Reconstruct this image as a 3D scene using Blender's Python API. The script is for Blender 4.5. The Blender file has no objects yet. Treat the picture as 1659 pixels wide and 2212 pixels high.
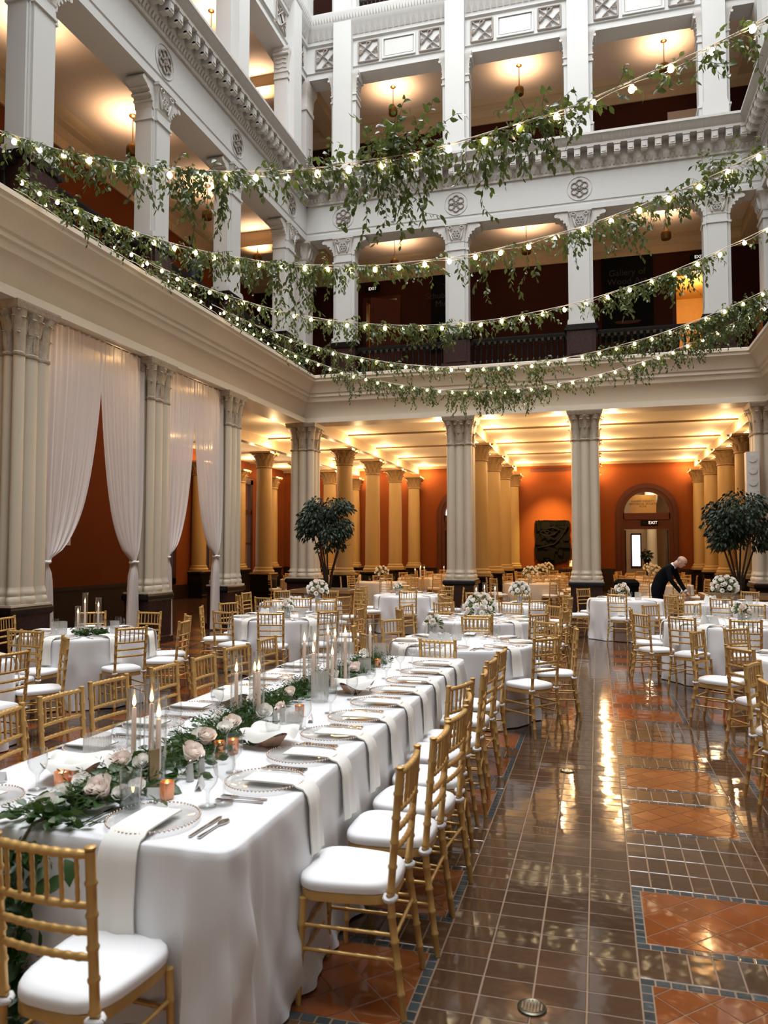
import bpy, math, random
from mathutils import Vector, Matrix
SC = bpy.context.scene
COL = SC.collection
PI = math.pi
sin, cos = math.sin, math.cos
R = random.Random(7)

# ---------------------------------------------------------------- camera
YAW, PITCH, EYE = math.radians(15.667), math.radians(2.793), 1.76
cam_d = bpy.data.cameras.new('camera')
cam = bpy.data.objects.new('camera', cam_d)
COL.objects.link(cam)
cam_d.sensor_fit = 'HORIZONTAL'
cam_d.sensor_width = 36.0
cam_d.lens = 36.0 * 1640.0 / 1659.0
cam_d.clip_end = 200
cam_d.dof.use_dof = True
cam_d.dof.focus_distance = 8.5
cam_d.dof.aperture_fstop = 5.0
cam.location = (0, 0, EYE)
cam.rotation_euler = (PI / 2 + PITCH, 0, YAW)
SC.camera = cam

# ---------------------------------------------------------------- sky, skylight, exposure
SC.view_settings.view_transform = 'Standard'
SC.view_settings.look = 'None'
SC.view_settings.exposure = 0.12
SC.view_settings.gamma = 1.0
SC.view_settings.use_curve_mapping = False
world = bpy.data.worlds.new('sky')
SC.world = world
world.use_nodes = True
bg = world.node_tree.nodes['Background']
bg.inputs['Color'].default_value = (0.86, 0.93, 1.0, 1)
bg.inputs['Strength'].default_value = 2.2


def lamp(name, kind, loc, power, color, size=0.1, rot=None, size_y=None, spot=None, blend=0.6):
    d = bpy.data.lights.new(name, kind)
    d.energy = power
    d.color = color
    if kind == 'AREA':
        d.shape = 'RECTANGLE'
        d.size = size
        d.size_y = size_y or size
    else:
        d.shadow_soft_size = size
    if kind == 'SPOT':
        d.spot_size = spot
        d.spot_blend = blend
    o = bpy.data.objects.new(name, d)
    COL.objects.link(o)
    o.location = loc
    if rot:
        o.rotation_euler = rot
    return o


# daylight through the glass roof of the court
lamp('skylight', 'AREA', (-1.95, 8.5, 27.0), 6000, (0.965, 0.98, 1.0), 11.0, (0, 0, 0), 22.0)

cy = SC.cycles
cy.max_bounces = 7
cy.diffuse_bounces = 4
cy.glossy_bounces = 3
cy.transmission_bounces = 5
cy.transparent_max_bounces = 22
cy.caustics_reflective = False
cy.caustics_refractive = False
cy.sample_clamp_indirect = 4.0
cy.sample_clamp_direct = 0.0
cy.use_adaptive_sampling = True
cy.adaptive_threshold = 0.028
cy.use_denoising = True
try:
    cy.denoiser = 'OPENIMAGEDENOISE'
    cy.denoising_input_passes = 'RGB_ALBEDO_NORMAL'
except Exception:
    pass


# ---------------------------------------------------------------- materials
def nodes_of(name):
    m = bpy.data.materials.new(name)
    m.use_nodes = True
    nt = m.node_tree
    return m, nt, nt.nodes['Principled BSDF']


def mat(name, base, rough=0.5, metal=0.0, var=0.12, vscale=6.0, bump=0.0, bscale=40.0, bdist=0.01,
        emis=None, estr=0.0, spec=0.5, coat=0.0, objvar=0.0, sheen=0.0, sub=0.0, stretch=None):
    m, nt, p = nodes_of(name)
    N, L = nt.nodes.new, nt.links.new
    tc = N('ShaderNodeNewGeometry')
    src = tc.outputs['Position']
    if stretch:
        mp = N('ShaderNodeMapping')
        mp.inputs['Scale'].default_value = stretch
        L(src, mp.inputs['Vector'])
        src = mp.outputs['Vector']
    p.inputs['Roughness'].default_value = rough
    p.inputs['Metallic'].default_value = metal
    p.inputs['Specular IOR Level'].default_value = spec
    p.inputs['Coat Weight'].default_value = coat
    p.inputs['Coat Roughness'].default_value = 0.06
    p.inputs['Sheen Weight'].default_value = sheen
    p.inputs['Base Color'].default_value = (*base, 1)
    col = None
    if var > 0:
        nz = N('ShaderNodeTexNoise')
        nz.inputs['Scale'].default_value = vscale
        nz.inputs['Detail'].default_value = 3
        L(src, nz.inputs['Vector'])
        mx = N('ShaderNodeMix')
        mx.data_type = 'RGBA'
        mx.inputs['A'].default_value = (*[c * (1 - var) for c in base], 1)
        mx.inputs['B'].default_value = (*[min(1, c * (1 + var)) for c in base], 1)
        L(nz.outputs['Fac'], mx.inputs['Factor'])
        col = mx.outputs['Result']
    if objvar > 0:
        oi = N('ShaderNodeObjectInfo')
        mr = N('ShaderNodeMapRange')
        mr.inputs['To Min'].default_value = 1 - objvar
        mr.inputs['To Max'].default_value = 1 + objvar
        L(oi.outputs['Random'], mr.inputs['Value'])
        vm = N('ShaderNodeVectorMath')
        vm.operation = 'SCALE'
        if col is None:
            vm.inputs[0].default_value = base
        else:
            L(col, vm.inputs[0])
        L(mr.outputs['Result'], vm.inputs['Scale'])
        col = vm.outputs['Vector']
    if col is not None:
        L(col, p.inputs['Base Color'])
    if bump > 0:
        nb = N('ShaderNodeTexNoise')
        nb.inputs['Scale'].default_value = bscale
        nb.inputs['Detail'].default_value = 2
        L(src, nb.inputs['Vector'])
        b = N('ShaderNodeBump')
        b.inputs['Strength'].default_value = bump
        b.inputs['Distance'].default_value = bdist
        L(nb.outputs['Fac'], b.inputs['Height'])
        L(b.outputs['Normal'], p.inputs['Normal'])
    if emis:
        p.inputs['Emission Color'].default_value = (*emis, 1)
        p.inputs['Emission Strength'].default_value = estr
    return m


def glass(name, tint=(0.97, 0.98, 0.97), rough=0.03, white=0.0, wcol=(0.8, 0.8, 0.78), pw=2.3, k=0.75):
    """thin-walled clear glass; white mixes in a frosted diffuse share"""
    m, nt, p = nodes_of(name)
    nt.nodes.remove(p)
    N, L = nt.nodes.new, nt.links.new
    out = nt.nodes['Material Output']
    tr = N('ShaderNodeBsdfTransparent')
    tr.inputs['Color'].default_value = (*tint, 1)
    gl = N('ShaderNodeBsdfGlossy')
    gl.inputs['Roughness'].default_value = rough
    lw = N('ShaderNodeLayerWeight')
    lw.inputs['Blend'].default_value = 0.5
    pn = N('ShaderNodeMath')
    pn.operation = 'POWER'
    pn.inputs[1].default_value = pw
    L(lw.outputs['Facing'], pn.inputs[0])
    ma = N('ShaderNodeMath')
    ma.operation = 'MULTIPLY_ADD'
    ma.inputs[1].default_value = k
    ma.inputs[2].default_value = 0.05
    L(pn.outputs['Value'], ma.inputs[0])
    mx = N('ShaderNodeMixShader')
    L(ma.outputs['Value'], mx.inputs['Fac'])
    L(tr.outputs['BSDF'], mx.inputs[1])
    L(gl.outputs['BSDF'], mx.inputs[2])
    last = mx.outputs['Shader']
    if white > 0:
        di = N('ShaderNodeBsdfDiffuse')
        di.inputs['Color'].default_value = (*wcol, 1)
        tl = N('ShaderNodeBsdfTranslucent')
        tl.inputs['Color'].default_value = (*wcol, 1)
        m1 = N('ShaderNodeMixShader')
        m1.inputs['Fac'].default_value = 0.5
        L(di.outputs['BSDF'], m1.inputs[1])
        L(tl.outputs['BSDF'], m1.inputs[2])
        m2 = N('ShaderNodeMixShader')
        m2.inputs['Fac'].default_value = white
        L(last, m2.inputs[1])
        L(m1.outputs['Shader'], m2.inputs[2])
        last = m2.outputs['Shader']
    L(last, out.inputs['Surface'])
    return m


def cloth_thin(name, color, through=0.3, clear=0.0):
    m, nt, p = nodes_of(name)
    nt.nodes.remove(p)
    N, L = nt.nodes.new, nt.links.new
    out = nt.nodes['Material Output']
    di = N('ShaderNodeBsdfDiffuse')
    tl = N('ShaderNodeBsdfTranslucent')
    for n in (di, tl):
        n.inputs['Color'].default_value = (*color, 1)
    m1 = N('ShaderNodeMixShader')
    m1.inputs['Fac'].default_value = through
    L(di.outputs['BSDF'], m1.inputs[1])
    L(tl.outputs['BSDF'], m1.inputs[2])
    last = m1.outputs['Shader']
    wv = N('ShaderNodeTexNoise')
    wv.inputs['Scale'].default_value = 350
    bp = N('ShaderNodeBump')
    bp.inputs['Strength'].default_value = 0.15
    bp.inputs['Distance'].default_value = 0.002
    L(wv.outputs['Fac'], bp.inputs['Height'])
    L(bp.outputs['Normal'], di.inputs['Normal'])
    if clear > 0:
        tr = N('ShaderNodeBsdfTransparent')
        m2 = N('ShaderNodeMixShader')
        m2.inputs['Fac'].default_value = clear
        L(last, m2.inputs[1])
        L(tr.outputs['BSDF'], m2.inputs[2])
        last = m2.outputs['Shader']
    L(last, out.inputs['Surface'])
    return m


def glow(name, color, strength):
    m, nt, p = nodes_of(name)
    p.inputs['Base Color'].default_value = (*color, 1)
    p.inputs['Emission Color'].default_value = (*color, 1)
    p.inputs['Emission Strength'].default_value = strength
    return m


def leafmat(name, base, back, through, var):
    m, nt, p = nodes_of(name)
    N, L = nt.nodes.new, nt.links.new
    g = N('ShaderNodeNewGeometry')
    nz = N('ShaderNodeTexNoise')
    nz.inputs['Scale'].default_value = 5
    L(g.outputs['Position'], nz.inputs['Vector'])
    mx = N('ShaderNodeMix')
    mx.data_type = 'RGBA'
    mx.inputs['A'].default_value = (*[c * (1 - var) for c in base], 1)
    mx.inputs['B'].default_value = (*[c * (1 + var) for c in base], 1)
    L(nz.outputs['Fac'], mx.inputs['Factor'])
    L(mx.outputs['Result'], p.inputs['Base Color'])
    p.inputs['Roughness'].default_value = 0.36
    tl = N('ShaderNodeBsdfTranslucent')
    tl.inputs['Color'].default_value = (*back, 1)
    ms = N('ShaderNodeMixShader')
    ms.inputs['Fac'].default_value = through
    L(p.outputs['BSDF'], ms.inputs[1])
    L(tl.outputs['BSDF'], ms.inputs[2])
    L(ms.outputs['Shader'], nt.nodes['Material Output'].inputs['Surface'])
    return m


def votive_glass():
    m, nt, p = nodes_of('copper_votive')
    N, L = nt.nodes.new, nt.links.new
    p.inputs['Base Color'].default_value = (0.72, 0.42, 0.28, 1)
    p.inputs['Metallic'].default_value = 0.6
    p.inputs['Roughness'].default_value = 0.25
    tl = N('ShaderNodeBsdfTranslucent')
    tl.inputs['Color'].default_value = (0.90, 0.60, 0.40, 1)
    ms = N('ShaderNodeMixShader')
    ms.inputs['Fac'].default_value = 0.35
    L(p.outputs['BSDF'], ms.inputs[1])
    L(tl.outputs['BSDF'], ms.inputs[2])
    L(ms.outputs['Shader'], nt.nodes['Material Output'].inputs['Surface'])
    return m


M = {}
M['plaster'] = mat('white_paint', (0.52, 0.512, 0.49), 0.55, var=0.04, vscale=1.5, bump=0.05, bscale=60, bdist=0.004)
M['ornament'] = mat('white_ornament_paint', (0.50, 0.48, 0.445), 0.6, var=0.12, vscale=9, bump=0.25, bscale=38, bdist=0.02)
M['rosette'] = mat('taupe_ornament_paint', (0.26, 0.22, 0.185), 0.6, var=0.12, vscale=9)
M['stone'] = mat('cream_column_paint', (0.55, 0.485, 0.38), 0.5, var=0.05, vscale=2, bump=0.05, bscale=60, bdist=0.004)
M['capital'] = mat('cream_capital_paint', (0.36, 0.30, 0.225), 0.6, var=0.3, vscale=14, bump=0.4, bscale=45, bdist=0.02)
M['entab'] = mat('cream_entablature_paint', (0.70, 0.62, 0.50), 0.5, var=0.04, vscale=2, bump=0.04, bscale=50, bdist=0.004)  # cream lifted in tone for the glow of nearby string lights
M['marble'] = mat('dark_marble', (0.032, 0.015, 0.013), 0.22, var=0.9, vscale=30, spec=0.3)
M['black_marble'] = mat('black_marble', (0.009, 0.007, 0.0065), 0.22, var=0.6, vscale=16, spec=0.25)
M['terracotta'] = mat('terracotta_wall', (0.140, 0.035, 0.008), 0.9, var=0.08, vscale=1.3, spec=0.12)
M['terra_shaded'] = mat('shaded_terracotta_wall', (0.034, 0.009, 0.0045), 0.9, var=0.08, vscale=1.3, spec=0.12)  # terracotta with the gloom of the back galleries put into its colour
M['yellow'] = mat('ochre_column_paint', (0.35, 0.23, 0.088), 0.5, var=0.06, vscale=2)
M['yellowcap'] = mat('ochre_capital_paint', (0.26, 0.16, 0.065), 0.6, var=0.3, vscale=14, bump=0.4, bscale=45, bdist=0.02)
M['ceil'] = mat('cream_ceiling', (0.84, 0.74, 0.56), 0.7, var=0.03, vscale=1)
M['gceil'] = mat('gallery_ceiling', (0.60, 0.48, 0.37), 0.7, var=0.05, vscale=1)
M['crown'] = mat('tan_crown_moulding', (0.46, 0.34, 0.20), 0.6, var=0.06, vscale=3)
M['beam'] = mat('brown_ceiling_rib', (0.24, 0.16, 0.09), 0.6)
M['wains'] = mat('dark_wainscot', (0.016, 0.007, 0.005), 0.4, spec=0.25, var=0.3, vscale=8)
M['rail'] = mat('dark_balustrade', (0.006, 0.005, 0.0045), 0.4, spec=0.25, var=0.3, vscale=12)
M['brown_tile'] = mat('brown_glazed_tile', (0.075, 0.040, 0.023), 0.075, var=0.25, vscale=2.2, bump=0.16, bscale=6, bdist=0.01, objvar=0.16, spec=1.0)
M['orange_tile'] = mat('orange_glazed_tile', (0.20, 0.056, 0.015), 0.075, var=0.25, vscale=5, bump=0.12, bscale=8, bdist=0.01, objvar=0.16, spec=0.9)
M['slate_tile'] = mat('slate_blue_tile', (0.040, 0.052, 0.058), 0.10, var=0.3, vscale=7, bump=0.12, bscale=14, bdist=0.01, objvar=0.25, spec=0.6)
M['grout'] = mat('sandy_grout', (0.21, 0.135, 0.085), 0.45, var=0.2, vscale=10)
M['court_far'] = mat('shaded_court_paint', (0.34, 0.33, 0.31), 0.7, var=0.05)  # darkened to stand for shaded gallery openings and lower the bounce light
M['hall_floor'] = mat('brown_hall_floor', (0.070, 0.036, 0.020), 0.13, var=0.22, vscale=2.2, bump=0.10, bscale=7, bdist=0.01)
M['gold'] = mat('gold_lacquer', (0.60, 0.365, 0.12), 0.36, metal=0.40, var=0.18, vscale=14, objvar=0.06, coat=0.15)
M['cushion'] = mat('white_cushion', (0.86, 0.86, 0.87), 0.6, var=0.02, bump=0.06, bscale=12, bdist=0.01)
M['tie'] = mat('white_tie', (0.72, 0.70, 0.70), 0.6, var=0.02)
M['linen'] = mat('white_tablecloth', (0.77, 0.775, 0.795), 0.75, var=0.02, vscale=3, bump=0.10, bscale=320, bdist=0.002, sheen=0.1)
M['warm_lit_linen'] = mat('warm_lit_tablecloth', (0.60, 0.48, 0.35), 0.75, var=0.03, vscale=3)  # the hall's warm light is put into the cloth colour
M['napkin'] = mat('ivory_napkin', (0.83, 0.815, 0.775), 0.8, var=0.03, vscale=5, bump=0.2, bscale=260, bdist=0.002)
M['glass'] = glass('clear_glass', (0.94, 0.95, 0.95))
M['cylinder'] = glass('cylinder_glass', (0.985, 0.99, 0.988), pw=1.6, k=0.5)
M['charger'] = glass('charger_glass', (0.95, 0.95, 0.94), 0.05, 0.25, (0.85, 0.85, 0.84))
M['frost'] = glass('ribbed_glass', (0.93, 0.94, 0.94), 0.2, 0.42, (0.72, 0.72, 0.70))
M['water'] = glass('water_glass', (0.80, 0.83, 0.81), 0.03, 0.15, (0.6, 0.62, 0.6))
M['votive'] = votive_glass()
M['votive_in'] = glow('candle_glow', (1.0, 0.60, 0.30), 1.5)
M['bead'] = mat('rose_gold_bead', (0.62, 0.47, 0.38), 0.25, metal=0.7, var=0.1)
M['steel'] = mat('polished_steel', (0.52, 0.50, 0.49), 0.16, metal=1.0, var=0.1)
M['brass'] = mat('aged_brass', (0.30, 0.23, 0.12), 0.35, metal=0.7, var=0.2)
M['wax'] = mat('glowing_blush_wax', (0.93, 0.74, 0.62), 0.5, var=0.03, emis=(1.0, 0.55, 0.35), estr=0.06)  # faint emission stands in for flame light within the wax
M['flame'] = glow('flame', (1.0, 0.56, 0.20), 16.0)
M['bulb'] = glow('bulb_glow', (1.0, 0.76, 0.44), 26.0)
M['wire'] = mat('pale_wire', (0.55, 0.50, 0.42), 0.5)
M['socket'] = mat('bulb_socket', (0.30, 0.26, 0.20), 0.5)
M['leaf'] = leafmat('vine_leaf', (0.058, 0.092, 0.026), (0.20, 0.27, 0.05), 0.22, 0.6)
M['leaf_sage'] = mat('sage_leaf', (0.19, 0.24, 0.15), 0.45, var=0.4, vscale=8)
M['leaf_dark'] = leafmat('dark_leaf', (0.028, 0.070, 0.015), (0.10, 0.20, 0.03), 0.18, 0.5)
M['leaf_tree'] = mat('ficus_leaf', (0.012, 0.026, 0.011), 0.6, var=0.6, vscale=5)
M['stem'] = mat('brown_stem', (0.10, 0.075, 0.035), 0.7)
M['bark'] = mat('ficus_bark', (0.045, 0.030, 0.022), 0.8, var=0.4, vscale=10)
M['rose'] = cloth_thin('ivory_rose_petal', (1.0, 0.98, 0.94), 0.5)
M['blush'] = cloth_thin('blush_rose_petal', (0.99, 0.90, 0.84), 0.5)
M['planter'] = mat('brown_planter', (0.30, 0.165, 0.07), 0.45, var=0.15, vscale=3)
M['wood'] = mat('pale_bowl_wood', (0.62, 0.38, 0.26), 0.45, var=0.2, vscale=12)
M['paper'] = mat('white_card', (0.80, 0.80, 0.80), 0.7, var=0.02)
M['seal'] = mat('pink_wax_seal', (0.55, 0.22, 0.20), 0.5)
M['ramekin'] = mat('white_ceramic', (0.68, 0.67, 0.63), 0.35, var=0.03)
M['dark_wood'] = mat('dark_door_wood', (0.035, 0.012, 0.007), 0.5, var=0.3, vscale=6, spec=0.15)
M['red_wood'] = mat('red_door_frame', (0.060, 0.015, 0.007), 0.5, var=0.2, vscale=6, spec=0.15)
M['black'] = mat('black_paint', (0.004, 0.004, 0.004), 0.7, var=0.2, spec=0.05)
M['sculpt'] = mat('blackened_relief', (0.0035, 0.003, 0.0028), 0.5, var=0.4, vscale=12, spec=0.03)
M['sign_white'] = mat('faint_sign_letter', (0.040, 0.034, 0.030), 0.8, spec=0.1, var=0)
M['letter_dark'] = mat('brown_lettering', (0.10, 0.05, 0.02), 0.6, var=0)
M['suit'] = mat('black_suit', (0.006, 0.006, 0.007), 0.9, var=0.2, spec=0.05)
M['skin'] = mat('skin', (0.52, 0.30, 0.21), 0.5, var=0.06, vscale=20)
M['hair'] = mat('grey_hair', (0.30, 0.27, 0.25), 0.7)
M['shirt'] = mat('white_shirt', (0.75, 0.75, 0.75), 0.7, var=0)
M['sheer'] = cloth_thin('sheer_curtain', (0.92, 0.87, 0.85), 0.32, 0.20)
M['lampbrass'] = mat('pendant_brass', (0.22, 0.11, 0.03), 0.35, metal=0.8, var=0.1)
M['pale_room'] = mat('pale_room_wall', (0.42, 0.31, 0.20), 0.7)
M['golden_room'] = mat('golden_room_wall', (0.62, 0.36, 0.10), 0.6)
M['grey_plastic'] = mat('grey_plastic', (0.55, 0.54, 0.52), 0.5)
M['drain'] = mat('drain_metal', (0.09, 0.085, 0.06), 0.3, metal=0.8, var=0.5, vscale=40)
M['blue_cloth'] = mat('dark_blue_cloth', (0.018, 0.025, 0.04), 0.5, var=0.6, vscale=20)


# ---------------------------------------------------------------- mesh builder
class MB:
    def __init__(s):
        s.v = []
        s.f = []

    def add(s, v, f, mx=None):
        n = len(s.v)
        if mx is not None:
            v = [mx @ Vector(p) for p in v]
        s.v.extend([tuple(p) for p in v])
        s.f.extend([tuple(i + n for i in q) for q in f])
        return s

    def bx(s, x0, x1, y0, y1, z0, z1, mx=None):
        return s.add([(x0, y0, z0), (x1, y0, z0), (x1, y1, z0), (x0, y1, z0), (x0, y0, z1), (x1, y0, z1), (x1, y1, z1), (x0, y1, z1)],
                     [(3, 2, 1, 0), (4, 5, 6, 7), (0, 1, 5, 4), (1, 2, 6, 5), (2, 3, 7, 6), (3, 0, 4, 7)], mx)

    def prism(s, poly, z0, z1, mx=None):
        n = len(poly)
        v = [(x, y, z0) for x, y in poly] + [(x, y, z1) for x, y in poly]
        f = [tuple(reversed(range(n))), tuple(range(n, 2 * n))] + [(i, (i + 1) % n, n + (i + 1) % n, n + i) for i in range(n)]
        return s.add(v, f, mx)

    def rings(s, rings, closed=True, cap0=True, cap1=True, mx=None):
        n = len(rings[0])
        v = [p for r in rings for p in r]
        f = []
        for k in range(len(rings) - 1):
            a, b = k * n, (k + 1) * n
            for i in range(n if closed else n - 1):
                j = (i + 1) % n
                f.append((a + i, a + j, b + j, b + i))
        if cap0 and closed:
            f.append(tuple(reversed(range(n))))
        if cap1 and closed:
            f.append(tuple(range((len(rings) - 1) * n, len(rings) * n)))
        return s.add(v, f, mx)

    def lathe(s, prof, n=16, mx=None, cap0=True, cap1=True):
        return s.rings([[(r * cos(2 * PI * i / n), r * sin(2 * PI * i / n), z) for i in range(n)] for r, z in prof], True, cap0, cap1, mx)

    def tube(s, pts, rad, n=8, mx=None, caps=True):
        pts = [Vector(p) for p in pts]
        if not isinstance(rad, (list, tuple)):
            rad = [rad] * len(pts)
        rg = []
        up = None
        for i, p in enumerate(pts):
            d = (pts[min(i + 1, len(pts) - 1)] - pts[max(i - 1, 0)])
            if d.length < 1e-9:
                d = Vector((0, 0, 1))
            d.normalize()
            if up is None:
                a = Vector((0, 0, 1)) if abs(d.z) < 0.9 else Vector((0, 1, 0))
                up = d.cross(a).normalized()
            up = (up - d * up.dot(d))
            if up.length < 1e-6:
                up = d.orthogonal()
            up.normalize()
            w = d.cross(up)
            rg.append([p + up * (rad[i] * cos(2 * PI * k / n)) + w * (rad[i] * sin(2 * PI * k / n)) for k in range(n)])
        return s.rings(rg, True, caps, caps, mx)

    def extr(s, prof, u0, u1, T):
        """closed (v,z) profile swept along u, T maps (u,v,z) to world"""
        n = len(prof)
        v = [T(u0, a, b) for a, b in prof] + [T(u1, a, b) for a, b in prof]
        f = [tuple(reversed(range(n))), tuple(range(n, 2 * n))] + [(i, (i + 1) % n, n + (i + 1) % n, n + i) for i in range(n)]
        return s.add(v, f)

    def grid(s, fn, nu, nv):
        v = [fn(i / nu, j / nv) for j in range(nv + 1) for i in range(nu + 1)]
        f = [(j * (nu + 1) + i, j * (nu + 1) + i + 1, (j + 1) * (nu + 1) + i + 1, (j + 1) * (nu + 1) + i) for j in range(nv) for i in range(nu)]
        return s.add(v, f)

    def mesh(s, name, m=None, angle=38):
        me = bpy.data.meshes.new(name)
        me.from_pydata(s.v, [], s.f)
        if angle:
            me.polygons.foreach_set('use_smooth', [True] * len(me.polygons))
            if angle < 170:
                me.set_sharp_from_angle(angle=math.radians(angle))
        if m:
            me.materials.append(M[m] if isinstance(m, str) else m)
        me.update()
        return me


def tag(o, label=None, cat=None, group=None, kind=None):
    if label:
        o['label'] = label
    if cat:
        o['category'] = cat
    if group:
        o['group'] = group
    if kind:
        o['kind'] = kind
    return o


def obj(name, me, parent=None, loc=(0, 0, 0), rz=0.0, label=None, cat=None, group=None, kind=None):
    o = bpy.data.objects.new(name, me)
    COL.objects.link(o)
    o.location = loc
    if rz:
        o.rotation_euler = (0, 0, rz)
    if parent:
        o.parent = parent
    return tag(o, label, cat, group, kind)


def mk(name, mb, m, parent=None, angle=38, **k):
    return obj(name, mb.mesh(name, m, angle), parent, **k)


def dup(root, loc, rz=0.0, label=None, group=None):
    r = root.copy()
    COL.objects.link(r)
    r.location = loc
    r.rotation_euler = (0, 0, rz)
    if label:
        r['label'] = label
    if group:
        r['group'] = group
    for ch in root.children:
        c = ch.copy()
        COL.objects.link(c)
        c.parent = r
        for g in ch.children:
            d = g.copy()
            COL.objects.link(d)
            d.parent = c
    return r


def Tm(x=0, y=0, z=0, rz=0.0, rx=0.0, ry=0.0, s=1.0):
    return Matrix.Translation((x, y, z)) @ Matrix.Rotation(rz, 4, 'Z') @ Matrix.Rotation(ry, 4, 'Y') @ Matrix.Rotation(rx, 4, 'X') @ Matrix.Scale(s, 4)


ORD = ['first', 'second', 'third', 'fourth', 'fifth', 'sixth', 'seventh', 'eighth', 'ninth', 'tenth', 'eleventh', 'twelfth']
# ================================================================ the setting
XL, YB, XR = -7.86, 19.87, 3.95          # front planes of the three court facades
HZ, F2, F3, F4 = 5.44, 6.6, 12.33, 17.0  # hall ceiling, gallery floors
GX, GY, GR = -11.0, 23.1, 7.1            # gallery rear walls
HBY, HLX = 33.2, -14.2                   # hall back wall, hall left wall


def TL(u, v, z): return (XL + v, u, z)
def TB(u, v, z): return (u, YB - v, z)
def TR(u, v, z): return (XR - v, u, z)


SIDES = {'left': (TL, -4.5, YB, PI / 2), 'back': (TB, XL, XR, 0.0), 'right': (TR, 8.0, YB, -PI / 2)}
PIL = {'left': [-0.4, 2.8, 6.0, 9.22, 12.45, 15.5, 18.75], 'back': [-6.76, -3.55, -0.32, 2.95], 'right': [9.22, 12.45, 15.5, 18.75]}

wall_roots = {}
LOWER = [(-0.72, 5.3), (0, 5.3), (0, 5.44), (-0.15, 5.45), (-0.15, 5.49), (0.03, 5.84), (0.10, 5.87), (0.13, 5.98), (0.17, 6.0), (0.17, 6.08), (0.21, 6.1), (0.25, 6.2),
         (0.33, 6.33), (0.40, 6.38), (0.40, 6.44), (0.44, 6.46), (0.44, 6.53), (0.30, 6.58), (-0.72, 6.6)]
FRIEZE = [(-0.62, 10.52), (0, 10.52), (0, 10.66), (-0.02, 10.68), (-0.02, 10.72), (0.0, 10.74), (0, 11.5), (-0.62, 11.5)]
UPPER = [(-0.62, 11.5), (0.05, 11.5), (0.05, 11.53), (0.09, 11.66), (0.11, 11.7), (0.11, 11.98), (0.38, 11.98), (0.38, 12.04), (0.42, 12.08), (0.45, 12.18), (0.50, 12.22),
         (0.50, 12.28), (0.40, 12.33), (-0.62, 12.35)]
SPAN = [(-0.62, 15.26), (-0.06, 15.26), (-0.06, 15.42), (-0.02, 15.44), (-0.06, 15.46), (-0.06, 16.2), (0.0, 16.24), (0.0, 16.3), (0.04, 16.4), (0.10, 16.62), (0.16, 16.7),
        (0.16, 16.78), (0.20, 16.92), (0.20, 17.0), (-0.62, 17.02)]

# rosette of six linked loops, bracket, lattice panel, framed panel: shared meshes, outward = -y
mb = MB()
for k in range(6):
    a = k * PI / 3 + PI / 6
    cx, cz = 0.140 * cos(a), 0.140 * sin(a)
    mb.tube([(cx + 0.082 * cos(t * PI / 6), -0.008, cz + 0.082 * sin(t * PI / 6)) for t in range(13)], 0.017, 6, caps=False)
mb.lathe([(0.0, 0.0), (0.04, 0.0), (0.035, 0.025), (0.0, 0.03)], 10, Matrix.Rotation(PI / 2, 4, 'X'))
ROSETTE = mb.mesh('rosette', 'rosette')
mb = MB()
mb.tube([(0.31 * cos(t * PI / 16), 0, 0.31 * sin(t * PI / 16)) for t in range(33)], 0.008, 5, caps=False)
RING = mb.mesh('rosette_ring', 'plaster')
mb = MB().bx(-0.075, 0.075, -0.36, 0, 0.06, 0.27).bx(-0.085, 0.085, -0.38, 0, 0.25, 0.28)
mb.tube([(-0.075, -0.30, 0.06), (0.075, -0.30, 0.06)], 0.045, 8)
mb.bx(-0.05, 0.05, -0.375, -0.35, 0.10, 0.22)
BRACKET = mb.mesh('bracket', 'ornament')
mb = MB()
h = 0.29
for a, b in (((-h, -h), (h, -h)), ((h, -h), (h, h)), ((h, h), (-h, h)), ((-h, h), (-h, -h))):
    mb.tube([(a[0], -0.02, a[1]), (b[0], -0.02, b[1])], 0.024, 6)
for sx in (-1, 1):
    for off in (-0.12, 0.12):
        mb.tube([(-0.17 + off * sx * 0.7 - 0.0, -0.03, (-0.17 - off * 0.7) * sx), (0.17 + off * sx * 0.7, -0.03, (0.17 - off * 0.7) * sx)], 0.02, 6)
for a in range(4):
    t = a * PI / 2
    mb.tube([(0.215 * cos(t) + 0.055 * cos(q * PI / 5), -0.025, 0.215 * sin(t) + 0.055 * sin(q * PI / 5)) for q in range(11)], 0.016, 5, caps=False)
LATTICE = mb.mesh('lattice_ornament', 'rosette')


def framed(w, hh):
    mb = MB()
    for x0, x1, z0, z1 in ((-w, w, -hh, -hh + 0.05), (-w, w, hh - 0.05, hh), (-w, -w + 0.05, -hh + 0.05, hh - 0.05), (w - 0.05, w, -hh + 0.05, hh - 0.05)):
        mb.bx(x0, x1, -0.035, 0, z0, z1)
    mb.bx(-w + 0.08, w - 0.08, -0.015, 0, -hh + 0.08, hh - 0.08)
    return mb.mesh('framed_panel', 'plaster')


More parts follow.
